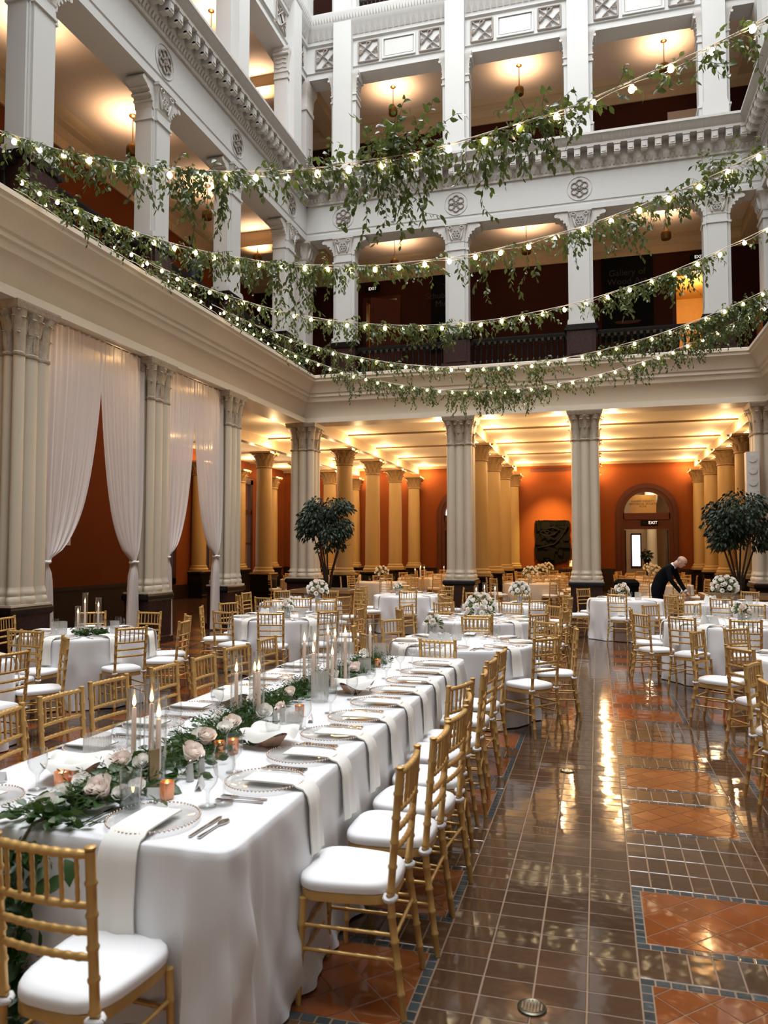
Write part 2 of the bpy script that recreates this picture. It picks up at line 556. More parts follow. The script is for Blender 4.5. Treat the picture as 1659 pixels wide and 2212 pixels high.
for side, (T, u0, u1, rz) in SIDES.items():
    mb = MB()
    mb.extr(FRIEZE, u0 - 0.5, u1 + 0.62, T)
    root = mk('wall_court_' + side, mb, 'plaster', kind='structure', label={'left': 'white painted court wall of open galleries on the left', 'back': 'white painted court wall of open galleries at the back', 'right': 'white painted court wall of galleries at the right edge'}[side])
    wall_roots[side] = root
    mk('lower_cornice', MB().extr(LOWER, u0 - 0.5, u1 + 0.72, T), 'entab', root)
    mk('upper_cornice', MB().extr(UPPER, u0 - 0.5, u1 + 0.62, T), 'ornament', root, label='cornice carried on small blocks')
    mk('spandrel', MB().extr(SPAN, u0 - 0.5, u1 + 0.62, T), 'plaster', root)
    # egg and leaf courses: many small bosses
    mb = MB()
    n = int((u1 - u0 - 0.1) / 0.10)
    for i in range(n):
        u = u0 + 0.1 + i * 0.10
        w = 0.028
        mb.add([T(u - w, 0.08, 11.57), T(u + w, 0.08, 11.57), T(u + w, 0.135, 11.66), T(u - w, 0.135, 11.66), T(u - w, 0.08, 11.70), T(u + w, 0.08, 11.70)],
               [(0, 1, 2, 3), (3, 2, 5, 4), (0, 3, 4), (1, 5, 2)])
        a = 0.04
        for zz, vv in ((12.13, 0.455),):
            mb.add([T(u - a, vv - 0.02, zz - 0.05), T(u + a, vv - 0.02, zz - 0.05), T(u + a * 0.5, vv + 0.05, zz + 0.03), T(u - a * 0.5, vv + 0.05, zz + 0.03)], [(0, 1, 2, 3)])
    mk('dentil_course', mb, 'ornament', root, kind='stuff')
    mb = MB()
    n = int((u1 - u0 - 0.1) / 0.17)
    for i in range(n):
        u = u0 + 0.1 + i * 0.17
        mb.add([T(u - 0.08, 0.03, 16.34), T(u + 0.08, 0.03, 16.34), T(u, 0.165, 16.62), T(u - 0.03, 0.10, 16.48), T(u + 0.03, 0.10, 16.48)], [(0, 1, 4, 3), (3, 4, 2)])
        for q in (0, 1):
            mb.add([T(u - 0.035 + q * 0.085 - 0.03, 0.16, 16.72), T(u - 0.035 + q * 0.085 + 0.03, 0.16, 16.72), T(u - 0.035 + q * 0.085, 0.23, 16.86)], [(0, 1, 2)])
    mk('leaf_moulding', mb, 'ornament', root, kind='stuff')
    n = int((u1 - u0 - 0.3) / 0.325)
    for i in range(n):
        u = u0 + 0.35 + i * 0.325
        if side == 'right' and u < 12:
            continue
        obj('bracket', BRACKET, root, T(u, 0.0, 11.7), rz)
    ps = PIL[side]
    for u in ps:
        r = obj('rosette', ROSETTE, root, T(u, 0.01, 11.08), rz, label='taupe rosette of six linked loops')
        obj('rosette_ring', RING, r)
    edges = [u0] + ps + [u1]
    for a, b in zip(edges, edges[1:]):
        if b - a < 2:
            if b - a > 1.0:
                obj('lattice_ornament', LATTICE, root, T((a + b) / 2 + (0.0 if side == 'left' else -0.02), -0.05, 15.82), rz)
            continue
        obj('lattice_ornament', LATTICE, root, T(a + 0.72, -0.05, 15.82), rz)
        obj('lattice_ornament', LATTICE, root, T(b - 0.72, -0.05, 15.82), rz)
        obj('framed_panel', framed((b - a) / 2 - 1.12, 0.3), root, T((a + b) / 2, -0.05, 15.82), rz)

# ---------------------------------------------------------------- upper pillars
NP = 20


def relief_disc(mb, T2, z, n=7):
    for k in range(n):
        a = 2 * PI * k / n
        mb.tube([T2(0.07 * cos(a) + 0.045 * cos(t * PI / 3), 0, z + 0.07 * sin(a) + 0.045 * sin(t * PI / 3)) for t in range(7)], 0.013, 5, caps=False)


def pillar2_meshes():
    """second storey pillar, outward = -y, centred on u: pedestal, shaft, capital"""
    ped = MB().bx(-0.40, 0.40, -0.03, 0.50, 0, 0.12).bx(-0.36, 0.36, 0.0, 0.47, 0.12, 0.78).bx(-0.27, 0.27, -0.03, 0.0, 0.16, 0.74)
    cap = MB().bx(-0.42, 0.42, -0.06, 0.51, 0.78, 0.84).bx(-0.38, 0.38, -0.03, 0.49, 0.84, 0.93)
    sh = MB().bx(-0.31, 0.31, 0.06, 0.40, 0.93, 3.42).bx(-0.225, 0.225, 0.0, 0.10, 0.93, 3.42).bx(-0.27, 0.27, 0.04, 0.43, 0.93, 3.42)
    sh.bx(-0.34, 0.34, -0.02, 0.45, 0.93, 1.02).bx(-0.33, 0.33, -0.01, 0.44, 1.02, 1.06)
    sh.bx(-0.335, 0.335, 0.035, 0.435, 3.20, 3.25).bx(-0.25, 0.25, -0.028, 0.1, 3.20, 3.25)
    c = MB()
    # flared bell
    c.rings([[(-0.225 - a, -b, z), (0.225 + a, -b, z), (0.225 + a, 0.12, z), (-0.225 - a, 0.12, z)] for a, b, z in
             ((0.0, 0.0, 3.40), (0.01, 0.015, 3.44), (0.0, 0.0, 3.46), (0.03, 0.03, 3.75), (0.06, 0.07, 3.86), (0.06, 0.07, 3.93))])
    for sx in (-1, 1):
        # side consoles that curl outward under the beam
        poly = [(0.22, 3.40), (0.31, 3.42), (0.33, 3.55), (0.40, 3.68), (0.52, 3.77), (0.60, 3.78), (0.63, 3.84), (0.60, 3.90), (0.52, 3.93), (0.22, 3.93)]
        v = [(sx * x, 0.04, z) for x, z in poly] + [(sx * x, 0.42, z) for x, z in poly]
        n = len(poly)
        c.add(v, [tuple(range(n)), tuple(reversed(range(n, 2 * n)))] + [(i, n + i, n + (i + 1) % n, (i + 1) % n) for i in range(n)])
        c.tube([(sx * 0.60, 0.03, 3.83), (sx * 0.60, 0.43, 3.83)], 0.05, 10)
        for q in range(3):
            c.tube([(sx * (0.33 + 0.07 * q), 0.03, 3.56 + 0.085 * q), (sx * (0.33 + 0.07 * q), 0.43, 3.56 + 0.085 * q)], 0.03, 6)
    c.bx(-0.30, 0.30, -0.085, 0.15, 3.86, 3.90)
    relief_disc(c, lambda x, y, z: (x, -0.045, z), 3.63, 6)
    for sx in (-1, 1):
        c.tube([(sx * (0.11 + 0.09 * t / 5), -0.03 - 0.012 * t / 5, 3.48 + 0.3 * t / 5) for t in range(6)], [0.02, 0.03, 0.03, 0.025, 0.02, 0.012], 5)
        c.tube([(sx * (0.16 + 0.05 * cos(t)), -0.07, 3.80 + 0.04 * sin(t)) for t in [k * PI / 4 for k in range(9)]], 0.014, 5, caps=False)
    return ped.mesh('pedestal', 'marble'), cap.mesh('pedestal_cap', 'black_marble'), sh.mesh('shaft', 'plaster'), c.mesh('capital', 'ornament')


P2 = pillar2_meshes()


def pillar3_meshes():
    """third storey pilaster that runs on into the fourth, with small side capitals"""
    sh = MB().bx(-0.265, 0.265, -0.16, 0.2, 0, 8.2).bx(-0.36, 0.36, 0.0, 0.38, 0, 2.93).bx(-0.36, 0.36, 0.0, 0.38, 4.67, 8.2)
    sh.bx(-0.285, 0.285, -0.18, 0.2, 0, 0.05).bx(-0.285, 0.285, -0.175, 0.2, 0.40, 0.45).bx(-0.39, 0.39, -0.02, 0.40, 0.40, 0.45).bx(-0.30, 0.30, -0.175, -0.1, 0.0, 0.40)
    c = MB()
    for sx in (-1, 1):
        def ring(a, b, z):
            x0, x1 = sx * 0.255, sx * (0.36 + a)
            return [(x0, -b, z), (x1, -b, z), (x1, 0.39, z), (x0, 0.39, z)]
        c.rings([ring(a, b, z) for a, b, z in ((0.03, 0.03, 2.08), (0.03, 0.03, 2.13), (0.006, 0.006, 2.14), (0.006, 0.006, 2.25), (0.03, 0.03, 2.26), (0.03, 0.03, 2.30), (0.006, 0.006, 2.32), (0.02, 0.02, 2.6), (0.08, 0.07, 2.8), (0.10, 0.08, 2.84), (0.10, 0.08, 2.92))])
        for k in range(4):
            zz = 2.38 + k * 0.12
            c.tube([(sx * (0.37 + 0.012 * k), 0.02 + 0.11 * j, zz + 0.03 * (j % 2)) for j in range(4)], 0.022, 5)
        c.tube([(sx * 0.43, -0.06, 2.74), (sx * 0.43, 0.39, 2.74)], 0.04, 8)
    return sh.mesh('shaft', 'plaster'), c.mesh('capital', 'ornament', 25)


P3 = pillar3_meshes()
n_of = 0
for side in ('left', 'back', 'right'):
    T, u0, u1, rz = SIDES[side]
    seen = [u for u in PIL[side] if not (side == 'left' and u < 3)]
    if side == 'right':
        seen = seen[-2:]
    for i, u in enumerate(seen):
        w = {'left': 'left court wall', 'back': 'back court wall', 'right': 'right court wall'}[side]
        o_ = {'left': ORD[len(seen) - 1 - i] + ' from the back corner', 'back': ORD[i] + ' from the left corner', 'right': ORD[len(seen) - 1 - i] + ' from the back corner'}[side]
        r = obj('pillar', None, None, T(u, 0, F2), rz, label='white square pillar on second floor of %s, %s' % (w, o_), cat='pillar', kind='structure')
        for nm, me in zip(('pedestal', 'pedestal_cap', 'shaft', 'capital'), P2):
            obj(nm, me, r)
        r = obj('pilaster', None, None, T(u, 0, F3 + 0.01), rz, label='tall white pilaster on third floor of %s, %s' % (w, o_), cat='pilaster', kind='structure')
        for nm, me in zip(('shaft', 'capital'), P3):
            obj(nm, me, r)
# corner piers, a square post in each corner of each gallery
for x, y, w in ((XL - 0.32, YB + 0.32, 'left'), (XR + 0.32, YB + 0.32, 'right')):
    r = obj('pillar', None, None, (x, y, F2), 0, label='white corner pillar on second floor at the back %s corner' % w, cat='pillar', kind='structure')
    mk('pedestal', MB().bx(-0.36, 0.36, -0.36, 0.36, 0, 0.78).bx(-0.40, 0.40, -0.40, 0.40, 0.78, 0.93), 'black_marble', r)
    s = MB().bx(-0.28, 0.28, -0.28, 0.28, 0.93, 3.9)
    for a, z0, z1 in ((0.31, 0.93, 1.04), (0.31, 3.2, 3.26)):
        s.bx(-a, a, -a, a, z0, z1)
    mk('shaft', s, 'plaster', r)
    c = MB().rings([[(-a, -a, z), (a, -a, z), (a, a, z), (-a, a, z)] for a, z in ((0.29, 3.4), (0.31, 3.45), (0.30, 3.5), (0.36, 3.78), (0.42, 3.84), (0.42, 3.92))])
    for q in range(4):
        for t in (-0.16, 0, 0.16):
            c.tube([Matrix.Rotation(q * PI / 2, 3, 'Z') @ Vector((t, -0.30 - 0.02 * k, 3.48 + 0.075 * k)) for k in range(5)], [0.03, 0.05, 0.045, 0.04, 0.02], 5)
    mk('capital', c, 'ornament', r)
    r = obj('pilaster', None, None, (x, y, F3), 0, label='white corner pilaster on third floor at the back %s corner' % w, cat='pilaster', kind='structure')
    s = MB().bx(-0.26, 0.26, -0.26, 0.26, 0, 8.2).bx(-0.30, 0.30, -0.30, 0.30, 0, 0.45)
    mk('shaft', s, 'plaster', r)
    c = MB().rings([[(-a, -a, z), (a, -a, z), (a, a, z), (-a, a, z)] for a, z in ((0.29, 2.1), (0.29, 2.2), (0.265, 2.25), (0.29, 2.6), (0.36, 2.8), (0.36, 2.92))])
    mk('capital', c, 'ornament', r)

# ---------------------------------------------------------------- balustrades of the second floor
bal = MB().lathe([(0.045, 0), (0.045, 0.10), (0.022, 0.13), (0.030, 0.2), (0.042, 0.30), (0.030, 0.42), (0.022, 0.5), (0.045, 0.53), (0.045, 0.60)], 8)
BALU = bal.mesh('baluster', 'rail')
for side in ('left', 'back', 'right'):
    T, u0, u1, rz = SIDES[side]
    ps = PIL[side]
    ed = [u0 - 0.0] + ps + [u1]
    for a, b in zip(ed, ed[1:]):
        if side == 'right' and a < 12:
            continue
        if side == 'left' and a < 2:
            continue
        x0, x1 = a + 0.37, b - 0.37
        if x1 - x0 < 0.25:
            continue
        r = mk('balustrade', MB().extr([(-0.42, 0.68 + F2), (-0.12, 0.68 + F2), (-0.10, 0.72 + F2), (-0.10, 0.77 + F2), (-0.44, 0.77 + F2), (-0.44, 0.72 + F2)], x0, x1, T)
               .extr([(-0.40, F2), (-0.14, F2), (-0.14, F2 + 0.09), (-0.40, F2 + 0.09)], x0, x1, T), 'rail', wall_roots[side])
        n = max(1, int((x1 - x0) / 0.155))
        for i in range(n):
            obj('baluster', BALU, r, T(x0 + (i + 0.5) * (x1 - x0) / n, -0.27, F2 + 0.085), 0)

# ---------------------------------------------------------------- galleries (floors, ceilings, rear walls, crowns)
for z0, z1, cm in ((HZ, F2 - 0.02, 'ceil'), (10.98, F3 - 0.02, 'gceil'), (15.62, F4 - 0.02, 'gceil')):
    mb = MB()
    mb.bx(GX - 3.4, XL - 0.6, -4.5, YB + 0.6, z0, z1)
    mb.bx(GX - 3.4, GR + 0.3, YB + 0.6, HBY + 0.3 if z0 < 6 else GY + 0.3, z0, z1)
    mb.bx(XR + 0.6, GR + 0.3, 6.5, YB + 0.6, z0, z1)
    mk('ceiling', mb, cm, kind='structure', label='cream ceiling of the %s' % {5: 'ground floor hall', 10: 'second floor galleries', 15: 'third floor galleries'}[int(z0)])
mb = MB()
for z0, z1 in ((F2 - 0.02, 10.98), (F3 - 0.02, 15.62), (F4, 20.2)):
    mb.bx(GX - 0.25, GX, -4.5, GY + 0.2, z0, z1)
mk('wall_gallery_left', mb, 'terracotta', kind='structure', label='terracotta rear wall of the left galleries')
# rear wall of the back galleries with two openings on the second floor
mb = MB()
DO = [(-7.15, -5.95), (2.2, 3.4)]
for z0, z1, ds in ((F2 - 0.02, 10.98, DO), (F3 - 0.02, 15.62, []), (F4, 20.2, [])):
    xs = [GX] + [c for d in ds for c in d] + [GR]
    for a, b in zip(xs[::2], xs[1::2]):
        mb.bx(a, b, GY, GY + 0.25, z0, z1)
    for a, b in ds:
        mb.bx(a, b, GY, GY + 0.25, 9.82, z1)
mk('wall_gallery_back', mb, 'terra_shaded', kind='structure', label='terracotta rear wall of the back galleries, gallery shade in its colour')
mb = MB()
for z0, z1 in ((F2 - 0.02, 10.98), (F3 - 0.02, 15.62)):
    mb.bx(GR, GR + 0.25, 6.5, GY + 0.2, z0, z1)
mb.bx(GR, GR + 0.25, 6.5, HBY + 0.2, -0.1, HZ)
mk('wall_right', mb, 'terracotta', kind='structure', label='terracotta side wall at the right')
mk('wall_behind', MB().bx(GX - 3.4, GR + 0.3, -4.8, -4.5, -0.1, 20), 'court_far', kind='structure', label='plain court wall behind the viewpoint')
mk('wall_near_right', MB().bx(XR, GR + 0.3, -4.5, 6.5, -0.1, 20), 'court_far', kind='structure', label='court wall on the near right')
for i, zc in enumerate((10.98, 15.62)):
    prof = lambda s: [(s * 0.0, zc - 0.62), (s * 0.05, zc - 0.62), (s * 0.05, zc - 0.40), (s * 0.10, zc - 0.36), (s * 0.14, zc - 0.24), (s * 0.26, zc - 0.18), (s * 0.26, zc - 0.13), (s * 0.36, zc - 0.05), (s * 0.40, zc), (s * 0.0, zc)]
    mb = MB().extr([(GX + a, b) for a, b in prof(1)], -4.5, GY, lambda u, v, z: (v, u, z))
    mb.extr([(GY - a, b) for a, b in prof(1)], GX, GR, lambda u, v, z: (u, v, z))
    mk('trim_%d' % (i + 1), mb, 'crown', kind='structure', label=('tan crown moulding of the second floor gallery', 'tan crown moulding of the third floor gallery')[i])
    mb = MB()
    zb = (10.55, 15.28)[i]
    mb.bx(GX, XL - 0.2, YB - 0.05, YB + 0.55, zb, zc).bx(XL - 0.60, XL - 0.08, YB, GY, zb, zc)
    mb.bx(XR + 0.2, GR, YB - 0.05, YB + 0.55, zb, zc).bx(XR + 0.08, XR + 0.60, YB, GY, zb, zc)
    mk('ceiling_beam', mb, 'crown', kind='structure', label=('ceiling beams across the corners of the second floor gallery', 'ceiling beams across the corners of the third floor gallery')[i])
# rooms behind the two second floor doorways
for (a, b), m, lab in zip(DO, ('golden_room', 'golden_room'), ('lit golden room behind the left gallery doorway', 'lit golden room behind the right gallery doorway')):
    mb = MB()
    x0, x1, y1, zt = a - 0.5, b + 1.2, GY + 3.2, 9.95
    mb.bx(x0 - 0.1, x0, GY + 0.26, y1, F2, zt).bx(x1, x1 + 0.1, GY + 0.26, y1, F2, zt).bx(x0, x1, y1, y1 + 0.1, F2, zt).bx(x0, x1, GY + 0.26, y1, zt, zt + 0.1).bx(x0, x1, GY, y1, F2 - 0.1, F2)
    r = mk('wall_side_room', mb, m, kind='structure', label=lab)
    fr = MB()
    for q0, q1 in ((a - 0.02, a + 0.09), (b - 0.09, b + 0.02)):
        fr.bx(q0, q1, GY - 0.05, GY + 0.27, F2, 9.85)
    fr.bx(a + 0.09, b - 0.09, GY - 0.05, GY + 0.27, 9.74, 9.85)
    mk('door_frame', fr, 'red_wood', r)
lamp('room_lamp_a', 'POINT', (-6.3, GY + 1.4, 9.5), 14, (1.0, 0.62, 0.26), 0.08)
lamp('room_lamp_b', 'POINT', (3.0, GY + 1.4, 9.5), 75, (1.0, 0.66, 0.30), 0.08)
d = obj('ceiling_downlight', MB().lathe([(0.0, -0.01), (0.11, -0.01), (0.11, 0.0), (0, 0)], 14).mesh('ceiling_downlight', glow('downlight', (1, 0.8, 0.5), 8)), None, (2.75, GY + 0.9, 9.93), label='round white downlight in the golden doorway room', cat='downlight')
# open door leaves of the left doorway
r = obj('door_1', None, None, (-5.98, GY - 0.02, F2 + 0.02), -1.0, label='wooden door standing open in the left gallery doorway', kind='structure')
mk('door_leaf', MB().bx(-0.03, 0.03, -0.95, 0, 0, 3.05).bx(-0.045, 0.045, -0.85, -0.1, 0.2, 1.4).bx(-0.045, 0.045, -0.85, -0.1, 1.6, 2.9), 'red_wood', r)
mk('door_handle', MB().tube([(-0.06, -0.88, 1.0), (-0.06, -0.76, 1.0)], 0.015, 6), 'brass', r)
# fourth floor: dark loggia behind posts and rails
mb = MB().bx(GX, GR, GY - 0.02, GY, F4, 20.2)
for T, u0, u1 in ((TB, XL, XR), (TL, 5.0, YB)):
    ps = PIL['back'] if T is TB else [6.0, 9.22, 12.45, 15.5, 18.75]
    r = wall_roots['back' if T is TB else 'left']
    for a, b in zip(ps, ps[1:]):
        m_ = (a + b) / 2
        p = MB()
        for w, z0, z1 in ((0.20, 0, 0.10), (0.17, 0.10, 0.16), (0.12, 0.16, 3.0)):
            p.extr([(-0.45, F4 + z0), (-0.45 + 2 * w, F4 + z0), (-0.45 + 2 * w, F4 + z1), (-0.45, F4 + z1)], m_ - w, m_ + w, T)
        mk('loggia_post', p, 'plaster', r)
        for q0, q1 in ((a + 0.36, m_ - 0.15), (m_ + 0.15, b - 0.36)):
            g = MB().extr([(-0.36, F4 + 0.52), (-0.30, F4 + 0.52), (-0.30, F4 + 0.58), (-0.36, F4 + 0.58)], q0, q1, T)
            n = 9
            for i in range(n + 1):
                u = q0 + (q1 - q0) * i / n
                g.extr([(-0.34, F4), (-0.32, F4), (-0.32, F4 + 0.52), (-0.34, F4 + 0.52)], u - 0.012, u + 0.012, T)
            mk('loggia_railing', g, 'rail', r)

# plain upper storeys above the frame, added to shut out low sky light
mb = MB().bx(XL - 0.6, XL, -4.5, YB + 0.6, 20.0, 27.2).bx(XR, XR + 0.6, -4.5, YB + 0.6, 20.0, 27.2).bx(XL, XR, YB, YB + 0.6, 20.0, 27.2).bx(XL, XR, -5.0, -4.5, 20.0, 27.2)
mk('wall_upper', mb, 'plaster', kind='structure', label='plain white upper court walls under the glass roof')

# ---------------------------------------------------------------- hall: walls, ribs
mb = MB()
mb.bx(GX - 0.25, GX, -4.5, 17.3, -0.1, HZ).bx(GX - 3.3, GX - 0.25, 17.05, 17.3, -0.1, HZ)
wl = mk('wall_left', mb, 'terracotta', kind='structure', label='terracotta wall of the left aisle behind the curtains')
WY = [22.9, 25.95, 29.0]
mb = MB()
ys = [17.0] + [c for y in WY for c in (y - 0.62, y + 0.62)] + [HBY + 0.2]
for a, b in zip(ys[::2], ys[1::2]):
    mb.bx(HLX - 0.4, HLX, a, b, -0.1, HZ)
for y in WY:
    mb.bx(HLX - 0.4, HLX, y - 0.62, y + 0.62, -0.1, 0.75).bx(HLX - 0.4, HLX, y - 0.62, y + 0.62, 4.55, HZ)
mk('wall_hall_left', mb, 'terracotta', kind='structure', label='far left hall wall with tall windows')
for i, y in enumerate(WY):
    r = obj('window_%d' % (i + 1), None, None, (HLX, y, 0.75), 0, kind='structure', label='tall dark framed daylight window, %s from the near end' % ORD[i])
    f = MB()
    for y0, y1, z0, z1 in ((-0.74, -0.52, -0.2, 3.95), (0.52, 0.74, -0.2, 3.95), (-0.74, 0.74, 3.75, 3.98), (-0.74, 0.74, -0.22, 0.0), (-0.62, 0.62, 2.45, 2.65), (-0.03, 0.03, 0, 3.8), (-0.62, 0.62, 1.2, 1.27)):
        f.bx(-0.10, 0.03, y0, y1, z0, z1)
    mk('window_frame', f, 'dark_wood', r)
    for y0, y1 in ((-0.52, -0.03), (0.03, 0.52)):
        for z0, z1 in ((0, 1.2), (1.27, 2.45), (2.65, 3.75)):
            mk('pane', MB().add([(-0.04, y0, z0), (-0.04, y1, z0), (-0.04, y1, z1), (-0.04, y0, z1)], [(0, 1, 2, 3)]), 'glass', r)
# back wall with two arched doorways
D1, D2 = 1.98, -5.60
DW = 1.02


def arch_hole(xc, w, zs, x0, x1, zt):
    """wall plate from x0..x1, 0..zt with a round-headed hole; front faces only plus thickness"""
    pts = [(xc + w * cos(PI - t * PI / 16), zs + w * sin(t * PI / 16)) for t in range(17)]
    mb = MB()
    mb.bx(x0, xc - w, HBY, HBY + 0.35, 0, zs)
    mb.bx(xc + w, x1, HBY, HBY + 0.35, 0, zs)
    outer = []
    for px, pz in pts:
        outer.append((px, pz))
    for (ax, az), (bx_, bz) in zip(pts, pts[1:]):
        v = [(ax, HBY, az), (bx_, HBY, bz), (bx_, HBY, zt), (ax, HBY, zt), (ax, HBY + 0.35, az), (bx_, HBY + 0.35, bz)]
        mb.add(v, [(0, 1, 2, 3), (0, 4, 5, 1)])
    mb.bx(x0, xc - w, HBY, HBY + 0.35, zs, zt)
    mb.bx(xc + w, x1, HBY, HBY + 0.35, zs, zt)
    return mb


mb = arch_hole(D2, DW + 0.05, 3.25, HLX - 0.3, -3.8, HZ)
o = arch_hole(D1, DW + 0.05, 3.25, -0.2, GR + 0.3, HZ)
mb.add(o.v, o.f)
mb.bx(-3.8, -0.2, HBY, HBY + 0.35, 0, HZ)
wb = mk('wall_hall_back', mb, 'terracotta', kind='structure', label='terracotta back wall of the hall')
mk('vent_strip', MB().bx(-2.75, -0.7, HBY - 0.04, HBY, 5.08, 5.24), 'red_wood', wb)
mb = MB()
for a, b in ((HLX, D2 - DW - 0.25), (D2 + DW + 0.25, D1 - DW - 0.25), (D1 + DW + 0.25, GR)):
    mb.bx(a, b, HBY - 0.05, HBY, 0, 0.88).bx(a, b, HBY - 0.08, HBY, 0.86, 0.94).bx(a, b, HBY - 0.08, HBY, 0, 0.18)
mk('baseboard_back', mb, 'wains', kind='structure', label='dark wainscot along the hall back wall')
mb = MB().bx(GX, GX + 0.05, -4.5, 17.3, 0, 0.88).bx(GX, GX + 0.08, -4.5, 17.3, 0.86, 0.94).bx(HLX, HLX + 0.05, 17.3, HBY, 0, 0.5)
mk('baseboard_left', mb, 'wains', kind='structure', label='dark wainscot along the left aisle wall')
mk('baseboard_right', MB().bx(GR - 0.05, GR, 6.5, HBY, 0, 0.94), 'wains', kind='structure', label='dark wainscot along the right wall')

for num, (xc, lab) in enumerate(((D1, 'arched doorway with a lit fanlight and dark red frame'), (D2, 'arched dark red doorway half hidden by a column'))):
    r = obj('door_%d' % (num + 2), None, None, (xc, HBY, 0), 0, kind='structure', label=lab)
    zs = 3.25
    f = MB()
    for r0, r1, y0 in ((DW - 0.14, DW + 0.22, -0.10), (DW + 0.02, DW + 0.16, -0.15)):
        n = 20
        a_ = [(r1 * cos(PI * t / n), r1 * sin(PI * t / n) + zs) for t in range(n + 1)]
        b_ = [(r0 * cos(PI * t / n), r0 * sin(PI * t / n) + zs) for t in range(n + 1)]
        for q in range(n):
            x = [a_[q], a_[q + 1], b_[q + 1], b_[q]]
            f.add([(p, y0, z) for p, z in x] + [(p, 0.10, z) for p, z in x], [(0, 1, 2, 3), (0, 4, 5, 1), (2, 6, 7, 3)])
        for sx in (-1, 1):
            f.bx(min(sx * r0, sx * r1), max(sx * r0, sx * r1), y0, 0.10, 0, zs)
    f.bx(-DW + 0.1, DW - 0.1, -0.10, 0.10, 2.98, zs)
    f.bx(-DW + 0.1, DW - 0.1, -0.13, 0.10, 2.58, 2.70)
    mk('door_frame', f, 'red_wood', r)
    mk('transom_panel', MB().bx(-DW + 0.1, DW - 0.1, -0.05, 0.08, 2.70, 2.98), 'red_wood', r)
    n = 18
    R0 = DW - 0.14
    fan = MB().add([(0, 0.02, zs)] + [(R0 * cos(PI * t / n), 0.02, zs + R0 * sin(PI * t / n)) for t in range(n + 1)], [(0, i + 1, i + 2) for i in range(n)])
    mk('fanlight', fan, 'glass', r)
    if num == 1:
        dl = mk('door_leaf', MB().bx(-0.9, -0.01, 0.0, 0.06, 0, 2.6).bx(0.01, 0.9, 0.0, 0.06, 0, 2.6).bx(-0.75, -0.15, -0.02, 0.0, 0.3, 1.1).bx(-0.75, -0.15, -0.02, 0.0, 1.3, 2.4), 'dark_wood', r)
        mk('door_handle', MB().tube([(0.08, -0.06, 0.95), (0.08, -0.06, 1.2)], 0.015, 6), 'brass', dl)
    else:
        for sx in (-1, 1):
            dl = mk('door_leaf', MB().bx(0.0 if sx < 0 else -0.05, 0.05 if sx < 0 else 0.0, 0.12, 0.95, 0, 2.55), 'dark_wood', r, loc=(sx * 0.86, 0, 0))
            mk('door_handle', MB().tube([(-sx * 0.07, 0.85, 0.95), (-sx * 0.07, 0.85, 1.25)], 0.018, 6), 'steel', dl)
# entrance lobby seen through the right doorway
mb = MB()
mb.bx(-0.6, -0.5, HBY + 0.36, 40, 0, 4.9).bx(4.6, 4.7, HBY + 0.36, 40, 0, 4.9).bx(-0.6, 1.64, 39.4, 39.6, 0, 4.9).bx(2.06, 4.7, 39.4, 39.6, 0, 4.9).bx(1.64, 2.06, 39.4, 39.6, 0, 0.9).bx(1.64, 2.06, 39.4, 39.6, 2.5, 4.9)
mb.bx(-0.6, 4.7, HBY + 0.36, 39.6, 4.9, 5.0)
lob = mk('wall_lobby', mb, 'pale_room', kind='structure', label='pale walls of the entrance lobby beyond the arched doorway')
r = obj('window_4', None, None, (1.85, 39.4, 0.9), 0, kind='structure', label='bright lobby window seen through the arched doorway')
mk('window_frame', MB().bx(-0.25, -0.19, -0.06, 0.1, 0, 1.6).bx(0.19, 0.25, -0.06, 0.1, 0, 1.6).bx(-0.25, 0.25, -0.06, 0.1, -0.05, 0.02).bx(-0.25, 0.25, -0.06, 0.1, 1.55, 1.63), 'dark_wood', r)
mk('pane', MB().add([(-0.2, 0.05, 0), (0.2, 0.05, 0), (0.2, 0.05, 1.6), (-0.2, 0.05, 1.6)], [(0, 1, 2, 3)]), 'glass', r)
lamp('lobby_lamp', 'POINT', (2.2, 36.0, 4.3), 150, (1.0, 0.78, 0.52), 0.15)
lamp('fan_lamp', 'POINT', (2.0, 33.75, 4.6), 42, (1.0, 0.75, 0.42), 0.06)
lb = mk('lobby_banner', MB().bx(-0.62, 0.45, 0, 0.02, 0, 0.78), 'golden_room', None, loc=(1.98, 34.05, 3.28), label='cream lobby sign with dark lettering behind the fanlight', cat='sign')

# hall ribs under the ceiling
mb = MB()
for x in (-10.6, -7.8, -3.45, -0.25, 4.0):
    mb.bx(x - 0.13, x + 0.13, YB + 0.6, HBY, 5.12, HZ)
mk('ceiling_rib', mb, 'crown', kind='structure', label='tan ceiling ribs running away over the hall columns')
mb = MB()
for y in (23.1, 26.3, 29.5):
    mb.bx(HLX, GR, y - 0.03, y + 0.03, 5.385, HZ + 0.01)
mb.bx(HLX, GR, HBY - 0.15, HBY, 5.33, HZ)
mk('ceiling_cross_rib', mb, 'beam', kind='structure', label='thin brown ceiling ribs crossing the hall')
# ================================================================ floor of glazed tiles
fl = mk('floor', MB().bx(XL - 0.8, XR + 0.8, -4.5, YB + 0.8, -0.06, -0.002), 'grout', kind='structure', label='glazed brown tile floor with orange panels edged in slate')
TI = random.Random(3)


